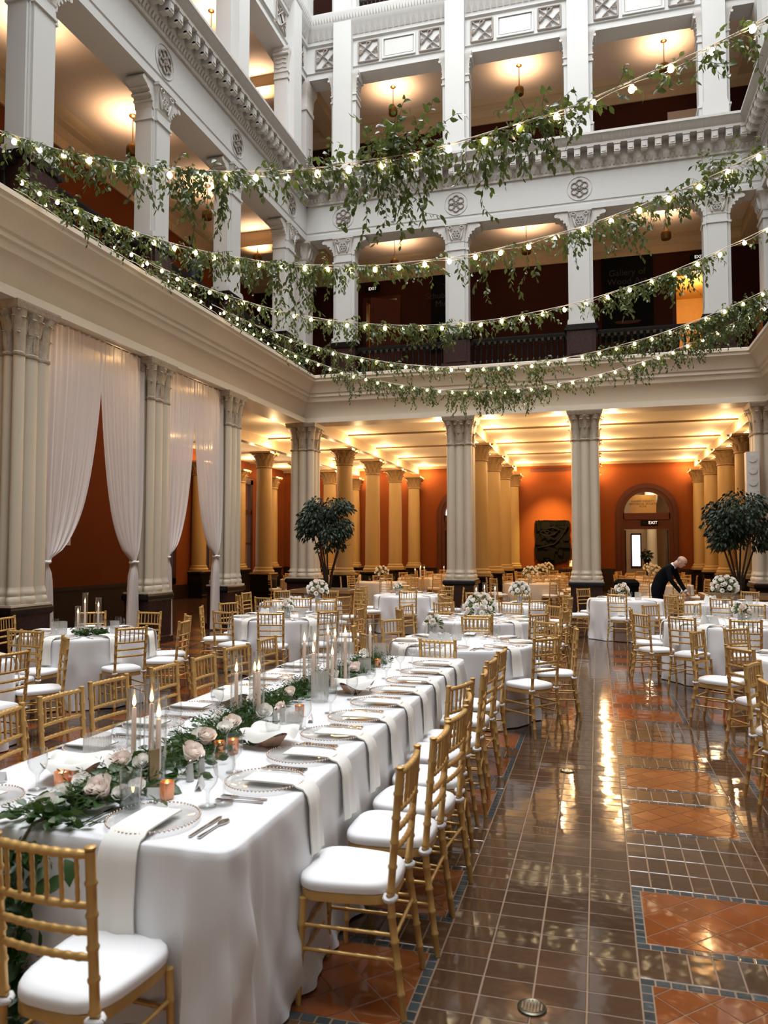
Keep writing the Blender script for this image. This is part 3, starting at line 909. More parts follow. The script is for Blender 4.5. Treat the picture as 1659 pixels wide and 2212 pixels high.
def clip(poly, x0, x1, y0, y1):
    for ax, lim, sg in ((0, x0, 1), (0, x1, -1), (1, y0, 1), (1, y1, -1)):
        out = []
        for i in range(len(poly)):
            a, b = poly[i - 1], poly[i]
            da, db = sg * (a[ax] - lim), sg * (b[ax] - lim)
            if da >= 0:
                out.append(a)
            if da * db < 0:
                t = da / (da - db)
                out.append((a[0] + (b[0] - a[0]) * t, a[1] + (b[1] - a[1]) * t))
            if db >= 0 and da * db >= 0 and False:
                pass
        # Sutherland-Hodgman keeps end points inside
        poly = []
        for p in out:
            if not poly or (abs(p[0] - poly[-1][0]) + abs(p[1] - poly[-1][1])) > 1e-6:
                poly.append(p)
        if len(poly) < 3:
            return []
    return poly


RECT = {}


def rect_tile(w, h):
    k = (round(w, 4), round(h, 4))
    if k not in RECT:
        g = 0.0031
        RECT[k] = [(g - w / 2, g - h / 2), (w / 2 - g, g - h / 2), (w / 2 - g, h / 2 - g), (g - w / 2, h / 2 - g)]
    return k, RECT[k]


TM = {}
bulk = {'brown_tile': MB(), 'orange_tile': MB(), 'slate_tile': MB()}
count = {'brown_tile': 0, 'orange_tile': 0, 'slate_tile': 0}
LIM = {'brown_tile': 6.4, 'orange_tile': 6.6, 'slate_tile': 4.4}
AISLE = (-1.02, 1.2)


def lay(kind, x, y, poly, key=None):
    """one tile with its top at z = 0, very slightly out of level"""
    rx, ry = TI.gauss(0, 0.0032), TI.gauss(0, 0.0032)
    near = y < LIM[kind] and AISLE[0] < x < AISLE[1] and count[kind] < 290
    if near:
        count[kind] += 1
        if key is None or (kind, key) not in TM:
            mb = MB()
            b = 0.0035
            cx = sum(p[0] for p in poly) / len(poly)
            cy_ = sum(p[1] for p in poly) / len(poly)
            ins = []
            for px, py in poly:
                d = math.hypot(px - cx, py - cy_)
                ins.append((px + (cx - px) * b / max(d, .01), py + (cy_ - py) * b / max(d, .01)))
            mb.rings([[(p, q, -0.03) for p, q in poly], [(p, q, -0.0025) for p, q in poly], [(p, q, 0) for p, q in ins]], True, False, True)
            me = mb.mesh(kind, kind, 0)
            if key is not None:
                TM[(kind, key)] = me
        else:
            me = TM[(kind, key)]
        o = obj(kind, me, fl, (x, y, 0))
        o.rotation_euler = (rx, ry, 0)
    else:
        mb = bulk[kind]
        n = len(poly)
        mb.add([(x + p, y + q, rx * q - ry * p) for p, q in poly], [tuple(range(n))])


def lay_rect(kind, x0, x1, y0, y1):
    k, poly = rect_tile(x1 - x0, y1 - y0)
    lay(kind, (x0 + x1) / 2, (y0 + y1) / 2, poly, k)


def brown_rows(x0, x1, y0, y1, dx, dy):
    nx, ny = max(1, round((x1 - x0) / dx)), max(1, round((y1 - y0) / dy))
    for j in range(ny):
        for i in range(nx):
            lay_rect('brown_tile', x0 + (x1 - x0) * i / nx, x0 + (x1 - x0) * (i + 1) / nx, y0 + (y1 - y0) * j / ny, y0 + (y1 - y0) * (j + 1) / ny)


def panel(x0, x1, y0, y1):
    b = 0.046
    for xa, xb, ya, yb, horiz in ((x0, x1, y0, y0 + b, 1), (x0, x1, y1 - b, y1, 1), (x0, x0 + b, y0 + b, y1 - b, 0), (x1 - b, x1, y0 + b, y1 - b, 0)):
        n = 12 if horiz else 9
        for i in range(n):
            if horiz:
                lay_rect('slate_tile', xa + (xb - xa) * i / n, xa + (xb - xa) * (i + 1) / n, ya, yb)
            else:
                lay_rect('slate_tile', xa, xb, ya + (yb - ya) * i / n, ya + (yb - ya) * (i + 1) / n)
    xi0, xi1, yi0, yi1 = x0 + b, x1 - b, y0 + b, y1 - b
    s = 0.146
    h = s / math.sqrt(2)
    g = 0.0022
    cx, cy_ = (xi0 + xi1) / 2, (yi0 + yi1) / 2
    for i in range(-5, 6):
        for j in range(-5, 6):
            px, py = cx + (i - j) * h, cy_ + (i + j) * h
            q = clip([(px - h + g, py), (px, py - h + g), (px + h - g, py), (px, py + h - g)], xi0 + g, xi1 - g, yi0 + g, yi1 - g)
            if len(q) >= 3:
                ax = sum(p[0] for p in q) / len(q)
                ay = sum(p[1] for p in q) / len(q)
                lay('orange_tile', ax, ay, [(p[0] - ax, p[1] - ay) for p in q])


Y0, Y1 = 1.85, 20.3
brown_rows(-0.68, 0.145, Y0, Y1, 0.206, 0.137)
strips = []
x = 0.145
while x < XR + 0.5:
    strips.append((x, x + 0.72))
    x += 0.925
x = -0.68
while x > XL - 0.5:
    strips.append((x - 0.72, x))
    x -= 0.925
for a, b in strips:
    if a > 0:
        brown_rows(b, b + 0.205, Y0, Y1, 0.205, 0.103)
    else:
        brown_rows(a - 0.205, a, Y0, Y1, 0.205, 0.103)
    y = Y0
    while y < Y1:
        for k in range(3):
            panel(a, b, y + 0.885 * k, y + 0.885 * k + 0.64)
            if k < 2:
                brown_rows(a, b, y + 0.885 * k + 0.64, y + 0.885 * (k + 1), 0.103, 0.245)
        brown_rows(a, b, y + 2.41, y + 3.21, 0.103, 0.20)
        y += 3.21
for k, nm in (('brown_tile', 'brown_tile_field'), ('orange_tile', 'orange_tile_field'), ('slate_tile', 'slate_tile_border')):
    mk(nm, bulk[k], k, fl, angle=0, kind='stuff')
mb = MB().bx(HLX - 0.4, XL - 0.8, -4.5, HBY, -0.06, -0.001).bx(XL - 0.8, GR, YB + 0.8, HBY + 6.4, -0.06, -0.001).bx(XR + 0.8, GR, -4.5, YB + 0.8, -0.06, -0.001)
mk('floor_hall', mb, 'hall_floor', kind='structure', label='glossy dark floor of the hall around the court')
for x, y, lab in ((-0.264, 3.045, 'round metal floor drain nearest the camera in the aisle'), (-0.252, 6.28, 'small metal floor drain further up the aisle')):
    r = mk('floor_drain', MB().lathe([(0.0, 0.0), (0.056, 0.0), (0.056, 0.006), (0.048, 0.009), (0.045, 0.007), (0, 0.007)], 20), 'drain', None, loc=(x, y, 0), label=lab, cat='drain')
    g = MB()
    for i in range(-3, 4):
        w = math.sqrt(max(0, 0.042 ** 2 - (i * 0.012) ** 2))
        g.bx(i * 0.012 - 0.003, i * 0.012 + 0.003, -w, w, 0.006, 0.0085)
    mk('grate', g, 'steel', r)

# ================================================================ columns of the ground floor


def cluster(theta, k=1.0):
    """plan of a clustered pier: corner rolls and a broad roll on every face"""
    best = 0.275
    for cx, cy_, r in [(0.243 * a, 0.243 * b, 0.108) for a in (-1, 1) for b in (-1, 1)] + [(0.245, 0, 0.115), (-0.245, 0, 0.115), (0, 0.245, 0.115), (0, -0.245, 0.115)]:
        dx, dy = cos(theta), sin(theta)
        bq = dx * cx + dy * cy_
        disc = bq * bq - (cx * cx + cy_ * cy_ - r * r)
        if disc >= 0:
            best = max(best, bq + math.sqrt(disc))
    return best * k


NPL = 96
PLAN = [(cos(2 * PI * i / NPL) * cluster(2 * PI * i / NPL), sin(2 * PI * i / NPL) * cluster(2 * PI * i / NPL)) for i in range(NPL)]


def ring(k, z, add=0.0):
    out = []
    for px, py in PLAN:
        d = math.hypot(px, py)
        out.append((px * (k + add / d), py * (k + add / d), z))
    return out


def sq(a, z):
    return [(a * x, a * y, z) for x, y in ((-1, -1), (1, -1), (1, 1), (-1, 1))]


def leaf_curl(mb, ang, r0, r1, z0, z1, w):
    """one acanthus leaf: a tapered tongue that rises against the bell and curls out at the tip"""
    c, s = cos(ang), sin(ang)
    pts = [(r0, z0, w * 0.75), (r0 + 0.02, z0 + (z1 - z0) * 0.4, w), (r0 + (r1 - r0) * 0.5, z0 + (z1 - z0) * 0.75, w * 0.9), (r1, z1 - 0.01, w * 0.6), (r1 + 0.035, z1 - 0.03, w * 0.3)]
    v = []
    for r, z, ww in pts:
        v += [(r * c + s * ww, r * s - c * ww, z), ((r + 0.025) * c, (r + 0.025) * s, z), (r * c - s * ww, r * s + c * ww, z)]
    f = []
    for k in range(len(pts) - 1):
        a = 3 * k
        f += [(a, a + 1, a + 4, a + 3), (a + 1, a + 2, a + 5, a + 4)]
    mb.add(v, f)


def court_column():
    ped = MB().rings([sq(0.43, 0), sq(0.43, 0.12), sq(0.39, 0.14), sq(0.39, 0.80)])
    die = MB()
    for q in range(4):
        die.add([], [])
    cap = MB().rings([sq(0.39, 0.80), sq(0.44, 0.84), sq(0.44, 0.90), sq(0.41, 0.94)])
    base = MB().rings([sq(0.41, 0.94), sq(0.41, 0.97)]).rings([ring(1, 0.97, .035), ring(1, 1.0, .05), ring(1, 1.05, .05), ring(1, 1.075, .03), ring(1, 1.09, .018), ring(1, 1.11, .028), ring(1, 1.15, .03), ring(1, 1.17, .016), ring(1, 1.2, .005), ring(1, 1.22, 0)])
    sh = MB().rings([ring(1, 1.2), ring(0.985, 2.9), ring(0.97, 4.55)])
    c = MB().rings([ring(0.97, 4.52, .005), ring(0.97, 4.54, .03), ring(0.97, 4.57, .03), ring(0.97, 4.59, 0.0), ring(0.96, 4.75, 0.01), ring(0.96, 4.98, .03), ring(0.96, 5.12, .08), ring(0.98, 5.18, .10)])
    c.rings([sq(0.40, 5.17), sq(0.435, 5.20), sq(0.435, 5.25), sq(0.45, 5.27), sq(0.45, 5.30)])
    for q in range(4):
        for off in (-0.62, -0.2, 0.2, 0.62):
            a = q * PI / 2 + off
            leaf_curl(c, a, 0.33 if abs(off) < .4 else 0.345, 0.43 if abs(off) < .4 else 0.47, 4.86, 5.10, 0.075)
        for off in (0.0, PI / 4):
            leaf_curl(c, q * PI / 2 + off, 0.335 if off == 0 else 0.41, 0.44 if off == 0 else 0.54, 4.92, 5.18, 0.07)
            leaf_curl(c, q * PI / 2 + off, 0.34 if off == 0 else 0.40, 0.385 if off == 0 else 0.45, 4.60, 4.88, 0.06)
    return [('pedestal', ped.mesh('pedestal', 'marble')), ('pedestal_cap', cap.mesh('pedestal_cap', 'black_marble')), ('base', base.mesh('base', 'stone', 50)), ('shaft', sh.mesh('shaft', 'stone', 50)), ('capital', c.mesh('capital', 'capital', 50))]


def hall_column():
    ped = MB().rings([sq(0.36, 0), sq(0.36, 0.1), sq(0.33, 0.12), sq(0.33, 0.84), sq(0.37, 0.88), sq(0.37, 0.94)])
    base = MB().rings([sq(0.35, 0.94), sq(0.35, 0.98)]).lathe([(0.34, 0.98), (0.355, 1.02), (0.34, 1.07), (0.30, 1.09), (0.31, 1.12), (0.30, 1.15), (0.27, 1.18)], 24)
    sh = MB().lathe([(0.27, 1.15), (0.268, 2.6), (0.245, 4.45)], 24)
    c = MB().lathe([(0.25, 4.42), (0.28, 4.44), (0.28, 4.47), (0.25, 4.49), (0.26, 4.7), (0.31, 4.84), (0.36, 4.9)], 24).rings([sq(0.33, 4.88), sq(0.37, 4.90), sq(0.37, 4.96)])
    for k in range(12):
        leaf_curl(c, k * PI / 6, 0.25, 0.34, 4.5, 4.72, 0.06)
        leaf_curl(c, k * PI / 6 + PI / 12, 0.26, 0.42, 4.62, 4.88, 0.06)
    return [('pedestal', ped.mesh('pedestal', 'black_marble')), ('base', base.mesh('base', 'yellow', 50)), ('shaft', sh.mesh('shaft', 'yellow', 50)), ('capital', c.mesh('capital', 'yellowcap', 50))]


CC, HC = court_column(), hall_column()
WARM = (1.0, 0.64, 0.31)
for x, y, lab in ((-8.10, 9.20, 'nearest clustered cream column on dark pedestal at the left'), (-8.10, 12.55, 'clustered cream column between the two curtained bays'),
                  (-8.10, 15.62, 'clustered cream column right of the second curtained bay'), (-8.0, 20.22, 'clustered cream column in the back left corner of the court'),
                  (-3.52, 20.27, 'clustered cream column of the back wall, left of the wall relief'), (-0.27, 20.27, 'clustered cream column of the back wall nearest the doorway'),
                  (4.02, 20.27, 'clustered cream column in the back right corner of the court'), (4.34, 16.05, 'clustered cream column of the right arcade'), (4.34, 12.86, 'clustered cream column of the right arcade nearer by'),
                  (-8.10, 6.0, 'clustered cream column just outside the left edge')):
    r = obj('column', None, None, (x, y, 0), 0, label=lab, cat='column', kind='structure')
    if x < -8.05 or x > 4.2:
        r.scale = (.64, 1, 1)      # the arcade piers are oblong on plan
    for nm, me in CC:
        obj(nm, me, r)
ROWX = {-10.6: 'far left row', -7.8: 'second row from the left', -3.45: 'row left of the wall relief', -0.25: 'row hidden behind the doorway column', 4.0: 'right hand row'}
for x in ROWX:
    for i, y in enumerate((23.1, 26.3, 29.5, 32.75)):
        r = obj('column', None, None, (x, y, 0), 0, label='round ochre hall column, %s in %s' % (ORD[i], ROWX[x]), cat='column', kind='structure')
        for nm, me in HC:
            obj(nm, me, r)
        for sx in (-1, 1):
            f = mk('uplight', MB().lathe([(0.03, 0), (0.05, 0.05), (0.045, 0.05), (0.0, 0.02)], 8), 'brass', r, loc=(sx * 0.40, 0, 4.93))
            lamp('column_uplight', 'POINT', (x + sx * 0.46, y, 5.06), 85, WARM, 0.05)
for y in (21.6, 24.8, 28.0, 31.2):
    r = obj('column', None, None, (HLX + 0.25, y, 0), 0, label='ochre wall column between the far left windows, %s from the near end' % ORD[int((y - 21.6) / 3.2 + .1)], cat='column', kind='structure')
    for nm, me in HC:
        obj(nm, me, r)
    lamp('column_uplight', 'POINT', (HLX + 0.75, y, 5.05), 60, WARM, 0.05)
# left aisle behind the curtains: small uplights on the inner side of the columns
for y in (6.2, 9.20, 12.55, 15.62, 19.9):
    for dx in (-0.62,):
        lamp('aisle_uplight', 'POINT', (-8.25 + dx, y, 5.05), 26, WARM, 0.05)
    lamp('aisle_uplight', 'POINT', (GX + 0.3, y, 4.92), 2, WARM, 0.05)
for y in (12.86, 16.05):
    lamp('aisle_uplight', 'POINT', (4.34 + 0.62, y, 5.05), 30, WARM, 0.05)
for x in (-3.52, -0.27):
    for sx in (-1, 1):
        lamp('aisle_uplight', 'POINT', (x + sx * 0.7, 20.7, 5.05), 40, WARM, 0.05)
# picture light over the wall relief
lamp('relief_light', 'SPOT', (-1.84, 31.2, 4.85), 2000, (1.0, 0.68, 0.22), 0.05, (math.radians(36), 0, 0), spot=math.radians(66), blend=1.0)

# ================================================================ pendant lamps of the galleries
can = MB().lathe([(0.0, 0.0), (0.115, 0.0), (0.13, 0.02), (0.135, 0.16), (0.125, 0.20), (0.118, 0.20), (0.118, 0.03), (0.0, 0.03)], 18)
CAN = can.mesh('lamp_shade', 'lampbrass')
ROD = MB().tube([(0, 0, 0.18), (0, 0, 0.86)], 0.012, 6).lathe([(0.016, 0.16), (0.03, 0.19), (0.028, 0.28), (0.012, 0.34)], 10).mesh('rod', 'lampbrass')
ROSE = MB().lathe([(0.0, 0.83), (0.05, 0.835), (0.085, 0.86), (0.085, 0.875), (0, 0.875)], 14).mesh('ceiling_rose', 'lampbrass')
PEND = [('back second floor', [(-5.67, 21.4), (-1.82, 21.4), (1.9, 21.4)], 10.10), ('back third floor', [(-5.72, 21.4), (-1.98, 21.4), (1.93, 21.4)], 14.75),
        ('left second floor', [(-9.4, 10.6), (-9.4, 13.72), (-9.4, 16.93), (-9.4, 19.9)], 10.10), ('left third floor', [(-9.4, 13.8), (-9.4, 17.02), (-9.4, 19.9)], 14.75)]
for nm, ps, z in PEND:
    for i, (x, y) in enumerate(ps):
        r = obj('pendant_lamp', None, None, (x, y, z), 0, label='brass can pendant lamp on a rod, %s gallery, %s from the left' % (nm, ORD[i]), cat='lamp', group='brass pendant lamps of the galleries')
        obj('lamp_shade', CAN, r)
        obj('rod', ROD, r)
        obj('ceiling_rose', ROSE, r)
        lamp('pendant_light', 'SPOT', (x, y, z + 0.12), 200, (1.0, 0.68, 0.44), 0.09, (PI, 0, 0), spot=math.radians(150), blend=0.7)
r = mk('pendant_lamp', MB().lathe([(0.0, 0.0), (0.115, 0.0), (0.13, 0.02), (0.135, 0.16), (0.125, 0.20), (0, 0.2)], 18), 'lampbrass', None, loc=(6.0, 21.4, 10.1), label='brass can pendant lamp beyond the right back corner', cat='lamp', group='brass pendant lamps of the galleries')
# ================================================================ gold bamboo-turned chairs


def bamboo(mb, p0, p1, r0, r1, nodes, n=8, mid=None):
    """round rod with raised rings, like turned bamboo"""
    P = [Vector(p0)] + ([Vector(mid)] if mid else []) + [Vector(p1)]

    def at(t):
        if mid is None:
            return P[0].lerp(P[1], t)
        a = P[0].lerp(P[1], t)
        b = P[1].lerp(P[2], t)
        return a.lerp(b, t)
    L = (P[-1] - P[0]).length
    ts = [(0.0, 1.0)]
    for k in range(nodes):
        t = (k + 1) / (nodes + 1)
        d = 0.006 / L
        ts += [(t - 2 * d, 1.0), (t - d * 0.8, 1.18), (t + d * 0.8, 1.18), (t + 2 * d, 1.0)]
    ts.append((1.0, 1.0))
    mb.tube([at(t) for t, _ in ts], [(r0 + (r1 - r0) * t) * k for t, k in ts], n)
    return mb


def cushion():
    mb = MB()
    N = 28

    def outline(k, z):
        o = []
        for i in range(N):
            a = 2 * PI * i / N
            c, s = cos(a), sin(a)
            x = math.copysign(abs(c) ** 0.55, c)
            y = math.copysign(abs(s) ** 0.55, s)
            w = 0.180 + 0.018 * y
            o.append((x * w * k, 0.022 + y * 0.200 * k, z))
        return o
    mb.rings([outline(.93, .432), outline(.99, .436), outline(1.0, .452), outline(.99, .464), outline(.955, .474), outline(.82, .480), outline(.45, .483)])
    return mb


def seat_frame():
    mb = MB()

    def loop(k, z):
        o = []
        for i in range(28):
            a = 2 * PI * i / 28
            c, s = cos(a), sin(a)
            x = math.copysign(abs(c) ** 0.45, c)
            y = math.copysign(abs(s) ** 0.45, s)
            o.append((x * (0.170 + 0.016 * y) * k, 0.020 + y * 0.190 * k, z))
        return o
    mb.rings([loop(.9, .395), loop(1, .395), loop(1.0, .428), loop(.97, .433), loop(.9, .433)])
    return mb


PT = {s: ((s * .185, -.225, 0), (s * .163, -.160, .48), (s * .168, -.205, .918)) for s in (-1, 1)}


def backpt(s, z):
    if z > .42:
        t = (z - .42) / .498
        return Vector((s * (.163 + .005 * t), -.166 - .040 * t, z))
    t = z / .42
    return Vector((s * (.185 - .022 * t), -.225 + .059 * t, z))


def post(s):
    mb = MB()
    pts = []
    rad = []
    for k in range(11):
        z = 0.918 * k / 10
        for dz, m in ((-.010, 1.0), (-.004, 1.24), (.004, 1.24), (.010, 1.0)) if 0 < k < 10 else ((0, 1.0),):
            pts.append(backpt(s, z + dz))
            rad.append((.0125 + .0025 * min(1, z / .4)) * m)
    mb.tube(pts, rad, 10)
    e = backpt(s, .918)
    mb.lathe([(.0125, 0), (.017, .004), (.017, .010), (.008, .014), (0, .0145)], 10, Matrix.Translation(e))
    return mb


def fleg(s):
    return bamboo(MB(), (s * .180, .196, 0), (s * .168, .182, .40), .0115, .0145, 3)


def rail(z, r, nodes=7):
    a, b = backpt(-1, z), backpt(1, z)
    m = (a + b) / 2 + Vector((0, -.030, 0))
    return bamboo(MB(), a, b, r, r, nodes, 8, m)


def railpt(z, x):
    a, b = backpt(-1, z), backpt(1, z)
    t = (x - a.x) / (b.x - a.x)
    m = (a + b) / 2 + Vector((0, -.030, 0))
    return a.lerp(m, t).lerp(m.lerp(b, t), t)


def spindle(x):
    return bamboo(MB(), railpt(.762, x), railpt(.903, x), .0065, .0065, 3, 6)


def stretch(p, q, nodes=4):
    return bamboo(MB(), p, q, .0075, .0075, nodes, 6)


def flp(s, z): return Vector((s * (.180 - .012 * z / .4), .196 - .014 * z / .4, z))


STR = [(flp(-1, .30), backpt(-1, .30)), (flp(1, .30), backpt(1, .30)), (flp(-1, .21), backpt(-1, .21)), (flp(1, .21), backpt(1, .21)),
       (flp(-1, .27), flp(1, .27)), (flp(-1, .18), flp(1, .18)), (backpt(-1, .29), backpt(1, .29))]


def tie(s):
    p = backpt(s, .432)
    mb = MB()
    mb.tube([(p.x + .021 * cos(t * PI / 5), p.y + .021 * sin(t * PI / 5), p.z + .004 * sin(t)) for t in range(11)], .011, 6, caps=False)
    return mb


CH = [('seat_cushion', cushion().mesh('seat_cushion', 'cushion', 60)), ('seat_frame', seat_frame().mesh('seat_frame', 'gold', 50))]
for s in (-1, 1):
    CH.append(('leg', fleg(s).mesh('leg', 'gold', 60)))
    CH.append(('back_post', post(s).mesh('back_post', 'gold', 60)))
CH.append(('top_rail', rail(.905, .0125, 8).mesh('top_rail', 'gold', 60)))
for z in (.760, .685, .612):
    CH.append(('back_rail', rail(z, .0105, 7).mesh('back_rail', 'gold', 60)))
for k in range(6):
    CH.append(('spindle', spindle(-.125 + .05 * k).mesh('spindle', 'gold', 60)))
for p, q in STR:
    CH.append(('stretcher', stretch(p, q).mesh('stretcher', 'gold', 60)))
TIES = [('cushion_tie', tie(s).mesh('cushion_tie', 'tie', 60)) for s in (-1, 1)]


def merged(name, items, m):
    mb = MB()
    for me in items:
        mb.add([v.co[:] for v in me.vertices], [tuple(p.vertices) for p in me.polygons])
    return mb.mesh(name, m, 60)


by = lambda *n: [me for nm, me in CH if nm in n]
CH_MID = CH[:6] + [('backrest', merged('backrest', by('top_rail', 'back_rail', 'spindle'), 'gold')), ('stretchers', merged('stretchers', by('stretcher'), 'gold'))]
CH_FAR = [('seat_cushion', CH[0][1]), ('chair_frame', merged('chair_frame', by('seat_frame', 'leg', 'back_post', 'top_rail', 'back_rail', 'spindle', 'stretcher'), 'gold'))]
for q in CH:
    q[1].name = q[0]
JR = random.Random(11)


def chair(bx_, by_, fx, fy, lod, label, group):
    """bx,by: middle of the top rail on plan; fx,fy: the way the seat faces"""
    d = math.hypot(fx, fy)
    fx, fy = fx / d, fy / d
    r = obj('chiavari_chair', None, None, (bx_ + fx * .215, by_ + fy * .215, 0), math.atan2(fy, fx) - PI / 2, label=label, cat='chair', group=group)
    for nm, me in (CH + TIES, CH_MID + TIES, CH_FAR)[lod]:
        obj(nm, me, r)
    return r


# ================================================================ cloths


def drape(name, outline, z, amp, hang, m, label, loc, seed, corner=0.0, group=None):
    """tablecloth: outline gives (x,y,nx,ny,k) round the table top; it falls to the floor in folds"""
    rr = random.Random(seed)
    n = len(outline)
    ph = [rr.uniform(0, 6.28) for _ in range(4)]
    mb = MB()
    rows = [(0.0, -0.03), (0.0, 0.0), (-.006, .006), (-.03, .010)] + [(-hang * t, .010) for t in (.10, .2, .32, .45, .58, .7, .82, .92, 1.0)]
    rings = []
    for dz, out in rows:
        t = -dz / hang
        rg = []
        for i, (x, y, nx, ny, k) in enumerate(outline):
            u = 2 * PI * i / n + .05 * sin(9 * t + ph[3])
            w = (sin(u * amp[1] + ph[0]) * .6 + sin(u * amp[1] * 1.73 + ph[1]) * .4 + .5 * sin(u * amp[1] * .41 + ph[2]))
            w = (w + .35 * abs(w)) * amp[0] * (t ** .75 if t > 0 else 0)
            o_ = out + w + .028 * t
            if corner and t > 0:
                g = math.exp(-(k / .22) ** 2)
                o_ += corner * g * (t ** .6) * (.046 * (1 - abs(sin(PI * k / .12 + .4)) ** .7 * 1.5) + .050 * t * math.exp(-(k / .10) ** 2) + .012)
            rg.append((x + nx * o_, y + ny * o_, z + dz))
        rings.append(rg)
    cx, cy_ = 0, 0
    mb.rings(rings, True, False, False)
    nv = len(mb.v)
    mb.add(rings[0] + [(0, 0, z)], [(i, (i + 1) % n, n) for i in range(n)])
    return mk(name, mb, m, None, 50, loc=loc, label=label, cat='tablecloth', group=group)


def round_outline(r, n=96):
    return [(r * cos(2 * PI * i / n), r * sin(2 * PI * i / n), cos(2 * PI * i / n), sin(2 * PI * i / n), 9) for i in range(n)]


def rect_outline(w, l, n=520, rad=.05):
    """half sizes w (x), l (y); k is 1 at the corners"""
    pts = []
    per = 4 * (w + l)
    for i in range(n):
        s = per * i / n
        for a, b in (((w, -l), (w, l)), ((w, l), (-w, l)), ((-w, l), (-w, -l)), ((-w, -l), (w, -l))):
            q = math.hypot(b[0] - a[0], b[1] - a[1])
            if s <= q:
                t = s / q
                x, y = a[0] + (b[0] - a[0]) * t, a[1] + (b[1] - a[1]) * t
                break
            s -= q
        dx, dy = w - abs(x), l - abs(y)
        c = max(dx, dy) if min(dx, dy) < 1e-6 else 0
        k = c if dx < 1e-6 else -c
        if min(dx, dy) > 1e-6:
            k = 0
        ex, ey = (1 if dx < 1e-6 else max(0, 1 - dx / .12)), (1 if dy < 1e-6 else max(0, 1 - dy / .12))
        nx, ny = math.copysign(ex, x), math.copysign(ey, y)
        q = math.hypot(nx, ny)
        if dx < .05 and dy < .05:   # soften the corner
            g = (.05 - max(dx, dy)) * .35
            x -= math.copysign(g, x)
            y -= math.copysign(g, y)
        pts.append((x, y, nx / q, ny / q, k))
    return pts


# ================================================================ tableware meshes
TZ = 0.765


def leafmesh(name, w, l, m, bend=0.2):
    mb = MB()
    v = []
    for k, (t, ww) in enumerate(((0, .08), (.22, .75), (.45, 1.0), (.72, .72), (1.0, .04))):
        z = -bend * l * t * t
        v += [(-w * ww, l * t, z + w * ww * .35), (0, l * t, z), (w * ww, l * t, z + w * ww * .35)]
    f = []
    for k in range(4):
        a = 3 * k
        f += [(a, a + 1, a + 4, a + 3), (a + 1, a + 2, a + 5, a + 4)]
    mb.add(v, f)
    return mb.mesh(name, m, 180)


PLATE = MB().lathe([(0.0, .004), (.09, .004), (.105, .006), (.150, .013), (.163, .016)], 40, None, False, False).mesh('charger_disc', 'charger', 180)
mb = MB()
for k in range(64):
    a = 2 * PI * k / 64
    c, s = cos(a) * .166, sin(a) * .166
    mb.add([(c, s, .011), (c + .0055, s, .017), (c, s + .0055, .017), (c - .0055, s, .017), (c, s - .0055, .017), (c, s, .023)],
           [(0, 2, 1), (0, 3, 2), (0, 4, 3), (0, 1, 4), (5, 1, 2), (5, 2, 3), (5, 3, 4), (5, 4, 1)])
BEADS = mb.mesh('beaded_rim', 'bead', 180)
GOB = MB().lathe([(.036, .0), (.036, .003), (.010, .006), (.006, .012), (.007, .05), (.011, .062), (.020, .070), (.034, .088), (.040, .112), (.038, .140), (.0345, .168)], 18, None, True, False).mesh('water_goblet', 'glass', 180)
WINE = MB().lathe([(.037, .0), (.037, .003), (.008, .007), (.005, .02), (.005, .085), (.012, .094), (.034, .115), (.044, .145), (.042, .185), (.035, .225)], 18, None, True, False).mesh('wine_glass', 'glass', 180)


def cutlery(kind):
    if kind == 'knife':
        p = [(-.006, 0), (.006, 0), (.007, .09), (.006, .10), (.010, .12), (.011, .19), (.004, .215), (-.006, .20), (-.006, .10), (-.007, .09)]
        return MB().prism(p, 0, .003)
    if kind == 'spoon':
        p = [(-.007, 0), (.007, 0), (.004, .06), (.003, .125), (.010, .135), (.016, .155), (.015, .178), (.0, .195), (-.015, .178), (-.016, .155), (-.010, .135), (-.003, .125), (-.004, .06)]
        return MB().prism(p, 0, .004)
    p = [(-.007, 0), (.007, 0), (.004, .06), (.003, .12), (.011, .138), (.0115, .155), (-.0115, .155), (-.011, .138), (-.003, .12), (-.004, .06)]
    mb = MB().prism(p, 0, .003)
    for x in (-.0095, -.0032, .0032, .0095):
        mb.bx(x - .0017, x + .0017, .154, .198, .0, .003)
    return mb


CUT = {k: cutlery(k).mesh('table_' + k, 'steel') for k in ('knife', 'fork', 'spoon')}


def napkin_mesh(edge, drop, w=.062, seed=0):
    """folded napkin lying from the plate (y = 0) out over the table edge at y = -edge and hanging down"""
    rr = random.Random(seed)
    path = [(.075, .022), (.0, .024), (-.08, .024), (-.15, .022), (-edge + .02, .012), (-edge - .008, .004), (-edge - .024, -.02)]
    path += [(-edge - .034 - .012 * (k / 6), -.02 - (drop - .02) * k / 6) for k in range(1, 7)]
    v, f = [], []
    cols = 6
    for q, (y, z) in enumerate(path):
        fl_ = max(0, (q - 5)) / 7
        for side, off in ((0, .004), (1, -.002)):
            for i in range(cols + 1):
                x = (-w + 2 * w * i / cols) * (1 + .10 * fl_) + .008 * fl_ * sin(seed + q * .6)
                wob = .008 * fl_ * sin(i * 1.6 + seed)
                if z > 0:
                    v.append((x, y, z + off))
                else:
                    v.append((x, y - off + wob - .003, z))
    n = cols + 1
    m_ = 2 * n
    for q in range(len(path) - 1):
        a, b = q * m_, (q + 1) * m_
        for i in range(cols):
            f.append((a + i, a + i + 1, b + i + 1, b + i))
            f.append((a + n + i, b + n + i, b + n + i + 1, a + n + i + 1))
        f.append((a, b, b + n, a + n))
        f.append((a + cols, a + n + cols, b + n + cols, b + cols))
    mb = MB().add(v, f)
    return mb


